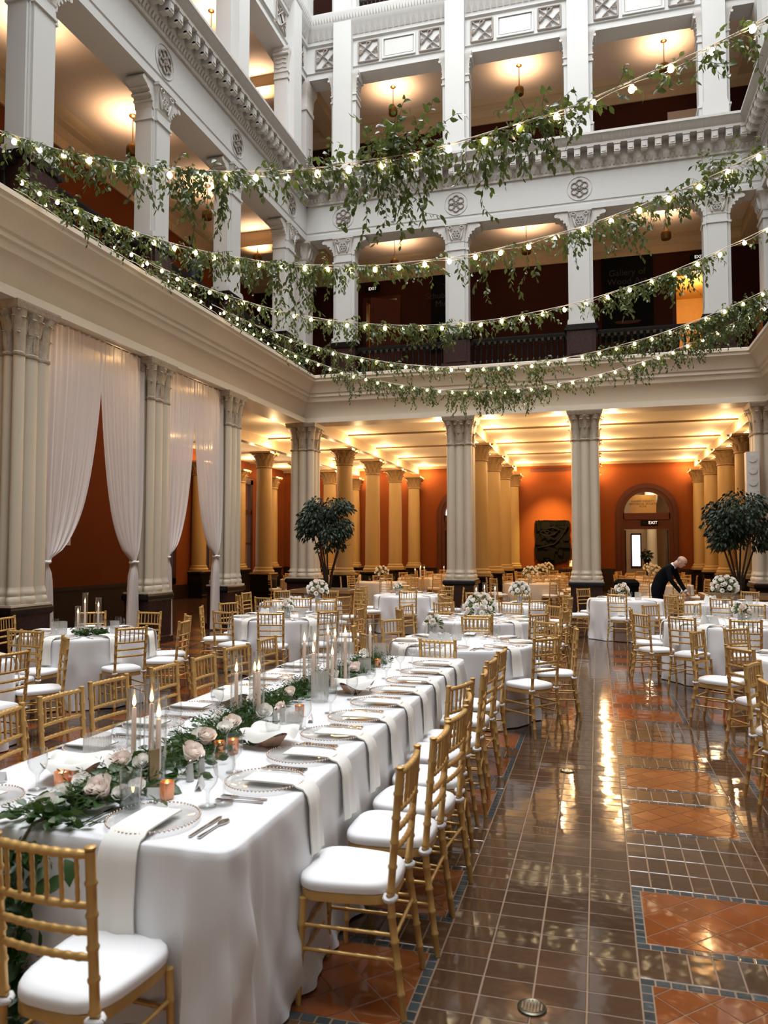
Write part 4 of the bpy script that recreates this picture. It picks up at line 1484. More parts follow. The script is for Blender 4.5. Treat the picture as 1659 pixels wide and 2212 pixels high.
NAPS = [napkin_mesh(.19, .26, .060, k).mesh('napkin', 'napkin', 60) for k in range(3)]
NAPL = napkin_mesh(.185, .30, .072, 5).mesh('napkin', 'napkin', 60)
CARD = MB().add([(-.042, -.014, 0), (.042, -.014, 0), (.042, 0, .042), (-.042, 0, .042), (-.042, .014, 0), (.042, .014, 0)], [(0, 1, 2, 3), (3, 2, 5, 4)]).mesh('place_card', 'paper')
SEAL = MB().lathe([(0, 0), (.010, 0), (.010, .002), (0, .003)], 12, Tm(-.026, -.0098, .018, 0, math.radians(72))).mesh('wax_seal', 'seal')


def setting(x, y, ang, where, full, nap, seed, detail=2):
    """one place: ang is the outward direction (towards the diner)"""
    rz = ang + PI / 2         # local -y points at the diner
    c, s = cos(ang), sin(ang)

    def put(lx, ly):
        return (x + lx * cos(rz) - ly * sin(rz), y + lx * sin(rz) + ly * cos(rz))
    if detail >= 1:
        r = obj('charger_plate', None, None, (x, y, TZ), rz, label='beaded glass charger plate ' + where, cat='plate', group='glass charger plates')
        obj('charger_disc', PLATE, r)
        obj('beaded_rim', BEADS, r)
    obj('napkin', nap, None, (x, y, TZ), rz, label='ivory napkin hanging ' + where, cat='napkin', group='ivory napkins')
    gx, gy = put(.11, .20)
    obj('water_goblet', GOB, None, (gx, gy, TZ), 0, label='clear water goblet ' + where, cat='glass', group='water goblets')
    if detail >= 1:
        for k, (nm, lx, ly) in enumerate((('fork', -.200, -.10), ('knife', .205, -.10)) + ((('fork', -.235, -.10), ('spoon', .24, -.10)) if detail > 1 else ())):
            q = put(lx, ly)
            w2 = where if k < 2 else where
            obj('table_' + nm, CUT[nm], None, (q[0], q[1], TZ + .0005), rz + JR.uniform(-.08, .08),
                label='%ssteel %s %s' % ('outer ' if k == 2 else '', nm, where), cat=nm, group='steel table %ss' % nm)
    if full:
        q = put(-.13, .235)
        r = obj('place_card', CARD, None, (q[0], q[1], TZ), rz + PI + .3, label='white place card ' + where, cat='card', group='place cards')
        obj('wax_seal', SEAL, r)


# ================================================================ candles, vases, roses
FLAME = MB().lathe([(0.0, 0.0), (.006, .006), (.0085, .016), (.007, .030), (.003, .046), (0, .056)], 10).mesh('flame', 'flame', 180)
TAPER = {}


def hurricane(x, y, z, h, label, rad=.034, taper=True, group='taper candles in glass cylinders'):
    r = obj('candle', None, None, (x, y, z), 0, label=label, cat='candle', group=group)
    k = (round(h, 2), rad)
    if k not in TAPER:
        ch = h * .72
        TAPER[k] = (MB().lathe([(0, .002), (rad - .0015, .002), (rad, .008), (rad, h - .003), (rad - .0015, h), (rad - .003, h - .003), (rad - .003, .012), (0, .010)], 22, None, True, True).mesh('glass_cylinder', 'cylinder', 60),
                    MB().lathe([(.0125, .03), (.0105, ch), (.004, ch + .004)], 12).mesh('taper', 'wax', 60),
                    MB().lathe([(.026, .002), (.026, .014), (.014, .018), (.014, .035), (.011, .035)], 14).mesh('candle_foot', 'glass', 60), ch,
                    MB().lathe([(.0010, 0), (.0010, .012)], 5).mesh('wick', 'black', 60))
    g, t, ft, ch, wk = TAPER[k]
    obj('glass_cylinder', g, r)
    tp = obj('taper', t, r)
    obj('wick', wk, tp, (0, 0, ch + .002))
    obj('flame', FLAME, tp, (0, 0, ch + .008))
    obj('candle_foot', ft, r)
    return r


VOT = MB().lathe([(.026, 0), (.027, .004), (.029, .066), (.0275, .066), (.025, .012), (0, .010)], 18, None, True, False).mesh('votive_cup', 'votive', 50)
VIN = MB().lathe([(.0, .030), (.021, .030), (.021, .012)], 14, None, False, False).mesh('candle_wax', 'votive_in', 50)
VFL = MB().lathe([(0, .034), (.005, .040), (.006, .047), (.003, .058), (0, .063)], 8).mesh('flame', 'flame', 180)


def votive(x, y, label):
    r = obj('votive_candle', None, None, (x, y, TZ), 0, label=label, cat='candle', group='copper votive candles')
    obj('votive_cup', VOT, r)
    obj('candle_wax', VIN, r)
    obj('flame', VFL, r)


def rose_mesh(m, seed, R_=.042):
    rr = random.Random(seed)
    mb = MB()
    for lay_, (n, r0, r1, z0, z1, curl) in enumerate(((3, .003, .010, .014, .044, 0), (4, .008, .017, .008, .046, .001), (5, .014, .024, .002, .046, .003), (5, .018, .030, -.004, .042, .005), (6, .020, .037, -.008, .034, .009))):
        for k in range(n):
            a0 = 2 * PI * k / n + lay_ * .9 + rr.uniform(-.15, .15)
            sp = 2 * PI / n * .72

            def fn(u, v):
                a = a0 + (u - .5) * 2 * sp * (1 - .35 * v * v)
                rr_ = r0 + (r1 - r0) * (v ** .7) + curl * max(0, v - .75) * 2.5
                z = z0 + (z1 - z0) * (v ** .85) - curl * max(0, v - .8) * 2.0 - .006 * (abs(u - .5) * 2) ** 2 * v
                return (rr_ * cos(a), rr_ * sin(a), z)
            mb.grid(fn, 4, 4)
    s = R_ / .042
    mb.v = [(x * s, y * s, z * s) for x, y, z in mb.v]
    return mb.mesh('rose', m, 180)


ROSES = [rose_mesh('rose', 1), rose_mesh('rose', 2), rose_mesh('blush', 3)]
LEAVES = [leafmesh('leaf', .020, .060, 'leaf_dark', .25), leafmesh('leaf', .014, .055, 'leaf_sage', .15), leafmesh('leaf', .024, .075, 'leaf_dark', .35)]
RV = random.Random(21)


def leaf_into(mb, p, d, w, l, roll, bend=.2):
    """a folded leaf of four quads at p along d"""
    d = Vector(d).normalized()
    a = d.cross(Vector((0, 0, 1)))
    if a.length < 1e-4:
        a = Vector((1, 0, 0))
    a.normalize()
    b = a.cross(d)
    a, b = a * cos(roll) + b * sin(roll), b * cos(roll) - a * sin(roll)
    p = Vector(p)
    v = [p]
    for t, ww in ((.30, .85), (.62, .95)):
        q = p + d * (l * t) - Vector((0, 0, bend * l * t * t))
        v += [q - a * (w * ww) + b * (w * .3), q, q + a * (w * ww) + b * (w * .3)]
    v.append(p + d * l - Vector((0, 0, bend * l)))
    mb.add(v, [(0, 2, 1), (0, 3, 2), (1, 2, 5, 4), (2, 3, 6, 5), (4, 5, 7), (5, 6, 7)])


VASE = MB().lathe([(.036, 0), (.040, .004), (.043, .16), (.041, .16), (.038, .01), (0, .008)], 20, None, True, False).mesh('vase', 'glass', 60)
FVASE = MB().lathe([(.040, 0), (.046, .004), (.048, .14), (.045, .14), (.042, .01), (0, .008)], 24, None, True, False).mesh('vase', 'frost', 60)
WATER = MB().lathe([(0, .010), (.037, .010), (.039, .075), (0, .075)], 16).mesh('water', 'water', 60)


def arrangement(x, y, z, n, rad, hz, label, vase=True, seed=0, warm=False):
    """bunch of roses over leaves in a short glass"""
    rr = random.Random(seed)
    r = obj('flower_arrangement', None, None, (x, y, z), 0, label=label, cat='flowers')
    if vase:
        obj('vase', FVASE, r)
    mb = MB()
    for k in range(int(n * 9)):
        a, e = rr.uniform(0, 2 * PI), rr.uniform(-.4, 1.2)
        d = Vector((cos(a) * cos(e), sin(a) * cos(e), sin(e)))
        leaf_into(mb, Vector((0, 0, hz)) + d * rad * rr.uniform(.5, 1.0), d + Vector((0, 0, .1)), .014, .055, rr.uniform(0, 6), .3)
    for k in range(9):
        a = rr.uniform(0, 2 * PI)
        mb.tube([(0, 0, .02), (cos(a) * rad * .5, sin(a) * rad * .5, hz)], .002, 4)
    mk('foliage', mb, 'leaf', r, 180, kind='stuff')
    for k in range(n):
        t = (k + .5) / n
        e = math.asin(min(1, max(-1, 1 - 1.25 * t)))
        a = k * 2.39996
        d = Vector((cos(a) * cos(e), sin(a) * cos(e), sin(e)))
        o = obj('rose', ROSES[k % 3 if k % 3 < 2 or rr.random() < .6 else 0], r, Vector((0, 0, hz)) + d * rad)
        o.rotation_euler = d.to_track_quat('Z', 'Y').to_euler()
        s = rr.uniform(.85, 1.2)
        o.scale = (s, s, s)
    return r


JAR = []


def ribbed(r, h, n=30):
    mb = MB()

    def rg(k, z):
        return [((r * k + (.0022 if i % 2 else 0)) * cos(2 * PI * i / (2 * n)), (r * k + (.0022 if i % 2 else 0)) * sin(2 * PI * i / (2 * n)), z) for i in range(2 * n)]
    mb.rings([rg(.85, 0), rg(.95, .006), rg(1, .03), rg(1.02, h * .8), rg(1.0, h)], True, True, False)
    return mb


# ================================================================ the long table
LX0, LX1, LY0, LY1 = -2.61, -1.18, 2.31, 6.92
LCX, LCY = (LX0 + LX1) / 2, (LY0 + LY1) / 2
r = obj('long_table', None, None, (LCX, LCY, 0), 0, label='long banquet table hidden under its white cloth', cat='table')
mk('tabletop', MB().bx(LX0 - LCX + .03, LX1 - LCX - .03, LY0 - LCY + .03, LY1 - LCY - .03, .72, .755), 'wood', r)
for sx in (-1, 1):
    for sy in (-1, 1):
        mk('leg', MB().tube([(sx * .6, sy * 2.1, 0), (sx * .6, sy * 2.1, .72)], .02, 8), 'steel', r)
drape('tablecloth', rect_outline((LX1 - LX0) / 2, (LY1 - LY0) / 2), .762, (.024, 40), .752, 'linen', 'white floor length tablecloth over the long banquet table', (LCX, LCY, 0), 4, 1.0)
G = 'gold chairs at the long table'
RC = [((-.79, 2.85), (-.80, 3.19)), ((-.76, 3.33), (-.76, 3.66)), ((-.77, 3.73), (-.74, 4.05)), ((-.76, 4.21), (-.80, 4.52)), ((-.93, 4.60), (-.84, 4.90)), ((-.80, 5.09), (-.83, 5.42)),
      ((-.85, 5.69), (-.83, 5.99)), ((-.84, 6.26), (-.82, 6.56))]
for i, (a, b) in enumerate(RC):
    chair((a[0] + b[0]) / 2 + .062, (a[1] + b[1]) / 2, -(b[1] - a[1]), b[0] - a[0], 0, 'gold chair with white cushion on aisle side of long table, %s from the camera' % ORD[i], G)
LC = [((-2.93, 3.16), (-2.99, 3.46)), ((-3.02, 3.66), (-3.0, 3.97)), ((-3.05, 4.15), (-3.02, 4.45)), ((-3.01, 4.76), (-3.01, 5.06)), ((-2.97, 5.26), (-2.97, 5.56)), ((-3.02, 5.88), (-2.97, 6.17)), ((-3.0, 6.5), (-2.98, 6.8))]
for i, (a, b) in enumerate(LC):
    chair((a[0] + b[0]) / 2 - .03, (a[1] + b[1]) / 2, (b[1] - a[1]), a[0] - b[0], 0, 'gold chair with white cushion on curtain side of long table, %s from the camera' % ORD[i], G)
chair(-1.545, 1.865, 0.05, 1, 0, 'large gold chair in the near left corner, at the head of the long table', G)
NR = [2.60 + .425 * k for k in range(10)]
for i, y in enumerate(NR[1:]):
    setting(LX1 - .195, y, 0.0, '%s on aisle side of long table' % ORD[i], i in (0, 3, 5), NAPS[i % 3], i)
for i, y in enumerate([3.32, 3.81, 4.29, 4.9, 5.4, 6.02, 6.6]):
    setting(LX0 + .195, y, PI, '%s on curtain side of long table' % ORD[i], i in (0, 2, 4), NAPS[(i + 1) % 3], i + 3)
setting(-1.575, LY0 + .185, -PI / 2, 'at the head of the long table', True, NAPL, 2)
setting(-2.36, LY0 + .185, -PI / 2, 'at the head of the long table left of the garland', True, NAPL, 3)
obj('wine_glass', WINE, None, (-1.42, 2.74, TZ), 0, label='tall clear wine glass at the near corner of the long table', cat='glass')
for i, (x, y, h, lab) in enumerate(((-1.80, 2.88, .38, 'right one of the near trio'), (-2.12, 3.18, .34, 'left of the near trio'), (-1.95, 3.06, .41, 'tallest of the near trio'),
                                    (-2.03, 4.06, .38, 'left of the second cluster'), (-1.87, 4.02, .41, 'right of the second cluster'), (-1.98, 4.20, .36, 'rear of the second cluster'),
                                    (-1.86, 4.86, .40, 'nearest of the big middle cluster'), (-2.02, 5.10, .46, 'left of the big middle cluster'), (-1.78, 5.02, .35, 'shortest of the big middle cluster'), (-1.90, 5.26, .52, 'tallest of the big middle cluster'),
                                    (-2.04, 5.36, .42, 'rear left of the big middle cluster'), (-1.78, 5.30, .50, 'right of the big middle cluster'), (-1.95, 5.56, .44, 'rearmost of the big middle cluster'), (-1.86, 6.20, .40, 'single one at the far end'))):
    hurricane(x, y, TZ, h, 'taper candle in glass cylinder on long table, ' + lab)
for x, y, lab in ((-1.67, 2.74, 'beside the near place card'), (-1.73, 3.43, 'before the first bread bowl'), (-1.77, 3.37, 'partly behind another near the first bread bowl'), (-1.72, 4.27, 'beside the white ramekin'), (-1.80, 6.22, 'near the far end'),
                  (-1.90, 5.88, 'half hidden past the second bread bowl'), (-2.17, 2.74, 'left of the near garland'), (-2.14, 2.79, 'left of the near garland, behind its twin')):
    votive(x, y, 'glowing copper votive candle on long table, ' + lab)
r = obj('vase', VASE, None, (-1.73, 2.58, TZ), 0, label='clear glass vase half full of water by the near roses', cat='vase')
obj('water', WATER, r)
for x, y, rad, h, lab in ((-2.17, 6.52, .056, .16, 'ribbed glass jar at the far end of the long table, the left one'), (-1.87, 6.52, .056, .16, 'ribbed glass jar at the far end of the long table, the right one'), (-2.26, 3.10, .060, .13, 'frosted ribbed jar left of the near candles'),
                          (-1.66, 4.00, .062, .10, 'wide frosted glass jar among the garland leaves'), (-1.80, 5.84, .05, .12, 'ribbed glass jar behind the big candle cluster')):
    r = obj('ribbed_jar', ribbed(rad, h).mesh('ribbed_jar', 'frost', 20), None, (x, y, TZ), 0, label=lab, cat='jar')
r = obj('pitcher', None, None, (-1.76, 4.72, TZ), 0, label='ribbed glass pitcher with loop handle on long table', cat='pitcher')
mk('pitcher_body', ribbed(.055, .19), 'frost', r, 20)
mk('pitcher_handle', MB().tube([(.05, 0, .17), (.095, 0, .165), (.11, 0, .12), (.095, 0, .06), (.05, 0, .035)], .008, 8), 'glass', r, 180)
r = obj('ramekin', MB().lathe([(.034, 0), (.043, .004), (.047, .045), (.044, .045), (.038, .030), (0, .030)], 20).mesh('ramekin', 'ramekin', 50), None, (-1.70, 4.14, TZ), 0, label='small white ceramic ramekin beside a votive', cat='bowl')
mb = MB()
for k in range(24):
    a, q = RV.uniform(0, 6.28), RV.uniform(0, .032)
    mb.bx(-.006, .006, -.006, .006, 0, .010, Tm(q * cos(a), q * sin(a), .032 + RV.uniform(0, .012), RV.uniform(0, 3), RV.uniform(-.5, .5)))
mk('sugar_lumps', mb, 'paper', r, kind='stuff')
SHK = MB().lathe([(.017, 0), (.017, .004), (.0115, .075)], 14, None, True, False).mesh('shaker_glass', 'grey_plastic', 50)
SHC = MB().lathe([(.012, .072), (.0125, .080), (.007, .088), (0, .089)], 14).mesh('shaker_cap', 'steel', 50)
for x, y, lab in ((-1.70, 2.97, 'tapered salt shaker right of the near candle trio'), (-1.69, 3.05, 'tapered pepper shaker behind the near salt shaker'), (-1.79, 4.07, 'tapered salt shaker beside the ramekin'), (-1.77, 4.13, 'tapered pepper shaker beside the ramekin')):
    r = obj('shaker', SHK, None, (x, y, TZ), 0, label=lab, cat='shaker')
    obj('shaker_cap', SHC, r)
r = obj('table_sign', MB().bx(-.032, .032, -.024, .024, 0, .008).bx(-.022, .022, -.006, .006, .008, .17).mesh('table_sign', 'brass'), None, (-1.77, 2.80, TZ), 1.15, label='aged brass plate stand among the near candles', cat='stand')


def bread_bowl(x, y, rz, lab):
    r = obj('bread_bowl', None, None, (x, y, TZ), rz, label=lab, cat='bowl')
    mk('bowl', MB().rings([[(k * cos(PI / 4 * i + PI / 8), k * sin(PI / 4 * i + PI / 8), z) for i in range(8)] for k, z in ((.055, 0), (.06, .004), (.100, .060), (.095, .060), (.06, .012))], True, True, True), 'wood', r, 20)

    def fn(u, v):
        a = 2 * PI * u
        fold = .5 + .5 * sin(4 * a + .6 * sin(2 * a + rz))
        rr_ = (.02 + .115 * v) + .018 * v * fold
        z = .035 + .045 * sin(v * 2.2) + .018 * v * fold - (.035 * (1 - fold) * max(0, v - .7) / .3)
        return (rr_ * cos(a), rr_ * sin(a), z)
    mk('napkin_liner', MB().grid(fn, 48, 8), 'napkin', r, 180)
    mk('bread_roll', MB().lathe([(0, .02), (.05, .025), (.062, .05), (.05, .075), (.02, .088), (0, .09)], 16), 'napkin', r, 180)


bread_bowl(-1.62, 3.62, .3, 'wooden bread bowl lined with a white napkin, nearest on long table')
bread_bowl(-1.65, 5.08, 1.1, 'wooden bread bowl lined with a white napkin, further along long table')
bread_bowl(-2.20, 2.88, .7, 'wooden bread bowl lined with a white napkin, left of the near garland')
bread_bowl(-2.25, 4.5, .2, 'wooden bread bowl lined with a white napkin, left of the candles midway')

# garland runner that lies along the table and falls over its near end
gar = obj('garland', None, None, (-1.96, LY0, TZ), 0, label='green leaf garland with roses along the middle of the long table', cat='garland')
mb, mf = MB(), MB()
placed = 0


def gpath(t):
    """t along the garland: below 0 hangs over the end, above 0 lies on the cloth"""
    if t < 0:
        return Vector((-.03 + .02 * sin(t * 9), -.045 - .01 * sin(t * 5), t))
    return Vector((.015 + .05 * sin(t * 2.1), t, .02))


def glen(t):
    return .70 if t < 0 else 1.0


spots = sorted([RV.uniform(-.62, 4.35) for _ in range(2600)])
for t in spots:
    p = gpath(t)
    w = (.105 if t >= 0 else .10 * (1 + .6 * max(0, t + .62))) * (1.25 if -.2 < t < 1.6 else .8)
    off = RV.gauss(0, w * .55)
    if t < 0:
        q = p + Vector((off, -RV.uniform(.0, .05), 0))
        d = Vector((RV.gauss(off * 4, .5), -RV.uniform(.1, 1.0), RV.uniform(-1.0, .1)))
    else:
        q = p + Vector((off, 0, RV.uniform(0, .05) * max(0, 1 - abs(off) / (w * 1.4))))
        d = Vector((RV.gauss(off * 7, .5), RV.gauss(-.25, .6), RV.uniform(-.05, .55)))
        if q.z < .01:
            q.z = .01
    if placed < 285 and RV.random() < (.42 if t < 1.4 else .0):
        placed += 1
        o = obj('leaf', LEAVES[RV.choice((0, 0, 1, 2, 2))], gar, q)
        e = d.to_track_quat('Y', 'Z').to_euler()
        o.rotation_euler = (e.x, e.y + RV.uniform(-.7, .7), e.z)
        s = RV.uniform(.8, 1.35)
        o.scale = (s, s, s)
    elif RV.random() < .55:
        leaf_into(mb, q, d, .017, RV.uniform(.045, .07), RV.uniform(0, 6), .2)
    else:
        # fern tips: needles on a short stem
        for k in range(9):
            leaf_into(mf, q + d.normalized() * .011 * k, d + Vector((.7 * (1 if k % 2 else -1), 0, .1)), .0028, .026, RV.uniform(0, 6), 0)
mk('foliage', mb, 'leaf_dark', gar, 180, kind='stuff')
mk('fern_sprays', mf, 'leaf_dark', gar, 180, kind='stuff')
mk('stem', MB().tube([gpath(-.6 + .1 * k) for k in range(50)], .006, 6), 'stem', gar, 180)
for k, (dx, dy, dz, m_, s) in enumerate(((.0, .09, .075, 0, 1.05), (.11, .26, .09, 2, 1.35), (-.02, .20, .085, 1, .9), (.18, .29, .07, 0, .9), (.2, .36, .08, 1, .85), (-.10, .42, .06, 0, .9), (-.05, .62, .09, 2, 1.1), (.05, .62, .09, 0, 1.0),
                                        (.19, .78, .10, 2, 1.3), (.12, 1.05, .10, 2, 1.2), (.05, 1.12, .09, 0, 1.0), (.12, 1.25, .10, 1, 1.0), (.08, 1.40, .09, 2, 1.2), (-.05, 1.5, .09, 0, 1.0), (.12, 1.72, .09, 1, 1.15), (.18, 1.85, .09, 2, 1.0), (-.08, 2.0, .09, 0, 1.0),
                                        (.04, 2.3, .09, 2, 1.0), (-.08, 2.6, .09, 1, 1.0), (.1, 3.0, .09, 0, 1.0), (.14, 3.38, .09, 2, 1.2), (.02, 3.5, .09, 1, 1.1), (.06, 3.95, .09, 0, 1.1), (-.05, 4.2, .09, 1, 1.0), (-.10, -.12, -.02, 0, .8))):
    o = obj('rose', ROSES[m_], gar, (dx, dy, dz - .03))
    d = Vector((RV.gauss(0.15, .4), RV.gauss(-.55, .25), 1))
    o.rotation_euler = d.to_track_quat('Z', 'Y').to_euler()
    o.scale = (s, s, s)
# ================================================================ round tables and the chairs about them
OCT = ['far side', 'far left', 'left', 'near left', 'near side', 'near right', 'right', 'far right']


def octant(cx, cy_, a):
    view = math.atan2(cy_, cx)          # direction away from the camera
    q = (a - view) % (2 * PI)
    return OCT[int(round(q / (PI / 4))) % 8]


class Names:
    def __init__(s):
        s.used = {}

    def get(s, w):
        n = s.used.get(w, 0)
        s.used[w] = n + 1
        return ('at ' if n == 0 else ORD[n] + ' at ') + w


ROUND = {
    'A': (-1.40, 8.12, .76, 'first round table past the long table', [(-1.43, 7.0), (-.56, 7.45), (-.26, 8.3), (-.62, 8.95), (-1.44, 9.25), (-2.28, 8.75), (-2.5, 7.99), (-2.15, 7.28)], 0, 2),
    'B': (-1.60, 10.85, .76, 'second round table past the long table', [(-1.46, 9.68), (-.75, 10.05), (-.46, 10.66), (-.70, 11.5), (-1.3, 12.0), (-2.3, 11.75), (-2.76, 11.1), (-2.68, 10.37)], 1, 1),
    'C': (-1.60, 13.70, .76, 'third round table past the long table', [(-.5, 13.4), (-.62, 14.2), (-.95, 12.75), (-1.72, 12.5), (-2.5, 12.95), (-2.75, 13.9), (-1.4, 14.85), (-2.3, 14.65)], 1, 0),
    'D': (-3.95, 16.05, .76, 'far round table left of middle columns', [(-3.68, 14.9), (-3.0, 15.35), (-2.8, 16.3), (-3.3, 17.0), (-4.35, 17.15), (-5.05, 16.4), (-4.75, 15.2)], 1, 0),
    'E': (-4.45, 10.45, .78, 'round table with jars before left columns', [(-5.55, 10.0), (-5.52, 10.85), (-4.86, 9.34), (-4.16, 9.31), (-3.52, 9.72), (-5.05, 11.45), (-4.25, 11.6), (-3.5, 11.1), (-3.27, 10.3)], 1, 1),
    'F': (-5.35, 13.35, .76, 'round table before the left tree', [(-6.1, 14.2), (-5.2, 14.5), (-4.5, 14.15), (-4.35, 12.78), (-6.5, 13.45), (-5.6, 12.2), (-4.92, 12.25), (-6.3, 12.65)], 1, 0),
    'G': (-5.85, 7.80, .76, 'round table with candles by the curtains', [(-7.02, 7.81), (-5.75, 6.64), (-6.5, 8.75), (-5.78, 8.96), (-4.82, 7.17), (-4.68, 8.0), (-5.0, 8.63), (-6.62, 6.9)], 0, 1),
    'H': (-5.78, 5.40, .76, 'round table cut off at left', [(-4.90, 6.15), (-4.6, 5.2), (-5.6, 6.56)], 0, 1),
    'I': (1.78, 11.20, .91, 'large round table right of the aisle', [(.45, 11.28), (.52, 10.4), (.98, 9.98), (1.68, 9.84), (.75, 12.1), (1.35, 12.6), (2.25, 12.6), (2.95, 11.9), (3.1, 11.0), (2.55, 10.05)], 0, 1),
    'J': (.56, 15.90, .74, 'far round table by the bending man', [(-.62, 15.65), (-.30, 16.7), (.34, 14.75), (.45, 17.05), (1.42, 15.1)], 1, 0),
    'K': (2.38, 15.25, .84, 'far round table by the right tree', [(1.25, 14.55), (2.0, 13.95), (3.15, 14.25), (2.9, 16.45), (3.65, 15.3)], 1, 0),
    'L': (2.14, 7.75, .76, 'further round table at right edge', [(.96, 8.35), (1.40, 8.8), (1.18, 7.1), (2.0, 6.55)], 0, 1),
    'M': (2.22, 5.60, .76, 'nearest round table at the right edge', [(1.08, 6.15), (1.03, 5.36)], 0, 1),
}
for key, (cx, cy_, rad, nick, chs, lod, det) in ROUND.items():
    r = obj('round_table', None, None, (cx, cy_, 0), 0, label='%s, hidden under its cloth' % nick, cat='table', group='round banquet tables')
    mk('tabletop', MB().lathe([(0, .72), (rad - .03, .72), (rad - .02, .735), (rad - .03, .755), (0, .755)], 40), 'wood', r)
    for k in range(4):
        a = k * PI / 2 + .4
        mk('leg', MB().tube([(.5 * cos(a), .5 * sin(a), 0), (.5 * cos(a), .5 * sin(a), .72)], .018, 6), 'steel', r)
    drape('tablecloth', round_outline(rad - .012), .762, (.034, 13), .752, 'linen', 'white cloth falling in folds from the %s' % nick, (cx, cy_, 0), ord(key), 0, 'white round tablecloths')
    nm, ns = Names(), Names()
    for i, (bx_, by_) in enumerate(chs):
        dx, dy = bx_ - cx, by_ - cy_
        d = math.hypot(dx, dy)
        a = math.atan2(dy, dx)
        need = rad + .44
        if d < need:
            dx, dy = dx * need / d, dy * need / d
        j = JR.uniform(-.12, .12)
        fx, fy = -math.cos(a + j), -math.sin(a + j)
        chair(cx + dx, cy_ + dy, fx, fy, lod, 'gold chair %s of %s' % (nm.get(octant(cx, cy_, a)), nick), 'gold chairs about the round tables')
        rs = rad - .195
        if key in 'LMH' and i > 2:
            continue
        setting(cx + rs * cos(a), cy_ + rs * sin(a), a, '%s of %s' % (ns.get(octant(cx, cy_, a)), nick), False, NAPS[i % 3], i, det)

arrangement(-1.75, 8.25, TZ, 5, .075, .17, 'few white roses in a frosted vase on the round table just past the long table', True, 1)
arrangement(-1.62, 10.9, TZ, 26, .21, .13, 'big low bunch of white roses on the second round table past the long table', True, 2)
arrangement(-1.35, 13.85, TZ, 22, .15, .24, 'upright white rose bouquet on the third round table past the long table', True, 3)
arrangement(-4.2, 16.1, TZ, 5, .07, .16, 'small white flowers in a vase on the far round table left of the middle columns', True, 4)
arrangement(-4.35, 10.3, TZ, 6, .075, .16, 'few white roses and leaves in a vase before the left columns', True, 5)
arrangement(-5.05, 13.4, TZ, 24, .17, .22, 'white and blush rose bouquet on the table before the left tree', True, 6)
arrangement(1.80, 10.85, TZ, 7, .085, .19, 'pale roses in a frosted vase on the large round table right of the aisle', True, 7)
arrangement(2.20, 14.85, TZ, 30, .20, .30, 'tall white and blush rose bouquet by the right tree', True, 8)
arrangement(.46, 15.8, TZ, 10, .10, .19, 'small white rose bunch on the far round table in front of the bending man', True, 9)
for x, y, rad, h, lab in ((-1.5, 8.3, .055, .15, 'frosted jar behind the roses on the round table just past the long table'), (-4.55, 10.25, .05, .16, 'ribbed glass jar left of the small roses before the left columns'), (-4.1, 10.25, .05, .14, 'ribbed glass jar right of the small roses before the left columns'),
                          (-5.55, 7.9, .05, .14, 'ribbed glass jar right of the tall candles by the curtains'), (1.95, 10.95, .06, .16, 'frosted jar beside the pale roses right of the aisle'), (-6.05, 7.55, .085, .15, 'round frosted globe jar left of the tall candles by the curtains'),
                          (.76, 15.75, .06, .15, 'frosted jar beside the small rose bunch near the bending man'), (2.62, 15.0, .06, .16, 'frosted jar right of the tall bouquet by the right tree')):
    obj('ribbed_jar', ribbed(rad, h).mesh('ribbed_jar', 'frost', 20), None, (x, y, TZ), 0, label=lab, cat='jar')
# three tall candles in a nest of leaves on the table by the curtains; two pairs further back
for x, y, h, lab in ((-5.93, 7.85, .47, 'tallest of the trio by the curtains'), (-5.85, 7.62, .33, 'shortest of the trio by the curtains'), (-5.72, 7.82, .42, 'right one of the trio by the curtains'),
                     (-1.95, 13.6, .40, 'left one on the third round table past the long table'), (-1.78, 13.75, .36, 'right one on the third round table past the long table'), (-2.12, 13.75, .33, 'leftmost and shortest on the third round table past the long table')):
    hurricane(x, y, TZ, h, 'taper candle in cylinder, ' + lab)
mb = MB()
for k in range(260):
    a, q = RV.uniform(0, 6.28), RV.uniform(.02, .2)
    leaf_into(mb, (q * cos(a), q * sin(a) * .7, RV.uniform(.005, .05)), (cos(a), sin(a), RV.uniform(0, .8)), .016, .06, RV.uniform(0, 6), .2)
mk('leaf_nest', mb, 'leaf_dark', None, 180, loc=(-5.68, 7.62, TZ), label='low nest of green leaves beneath the candles by the curtains', cat='greenery', kind='stuff')


def napkin_bow(x, y, rz, lab):
    """bread napkin gathered into a bow"""
    r = obj('bread_napkin', None, None, (x, y, TZ), rz, label=lab, cat='napkin')

    def fn(u, v):
        a = 2 * PI * u
        w = .035 + .10 * abs(cos(a)) ** 1.3
        return (w * cos(a) * (1 - .25 * v), .05 * sin(a) * (1 - .3 * v), .09 * v + .03 * v * abs(cos(a)) + .008 * sin(6 * a) * v)
    mk('cloth_folds', MB().grid(fn, 40, 8), 'napkin', r, 180)
    mk('cloth_knot', MB().lathe([(0, .05), (.03, .055), (.035, .085), (.02, .11), (0, .115)], 12), 'napkin', r, 180)


for x, y, rz, lab in ((-1.62, 7.95, .2, 'white gathered bread napkin on the round table just past the long table'), (1.42, 10.9, .3, 'white gathered bread napkin on the large round table right of the aisle'), (-4.75, 10.5, .8, 'white gathered bread napkin before the left columns'),
                      (-5.45, 13.3, .5, 'white gathered bread napkin left of the bouquet before the left tree'), (2.05, 15.55, .3, 'white gathered bread napkin by the tall bouquet at the right tree')):
    napkin_bow(x, y, rz, lab)

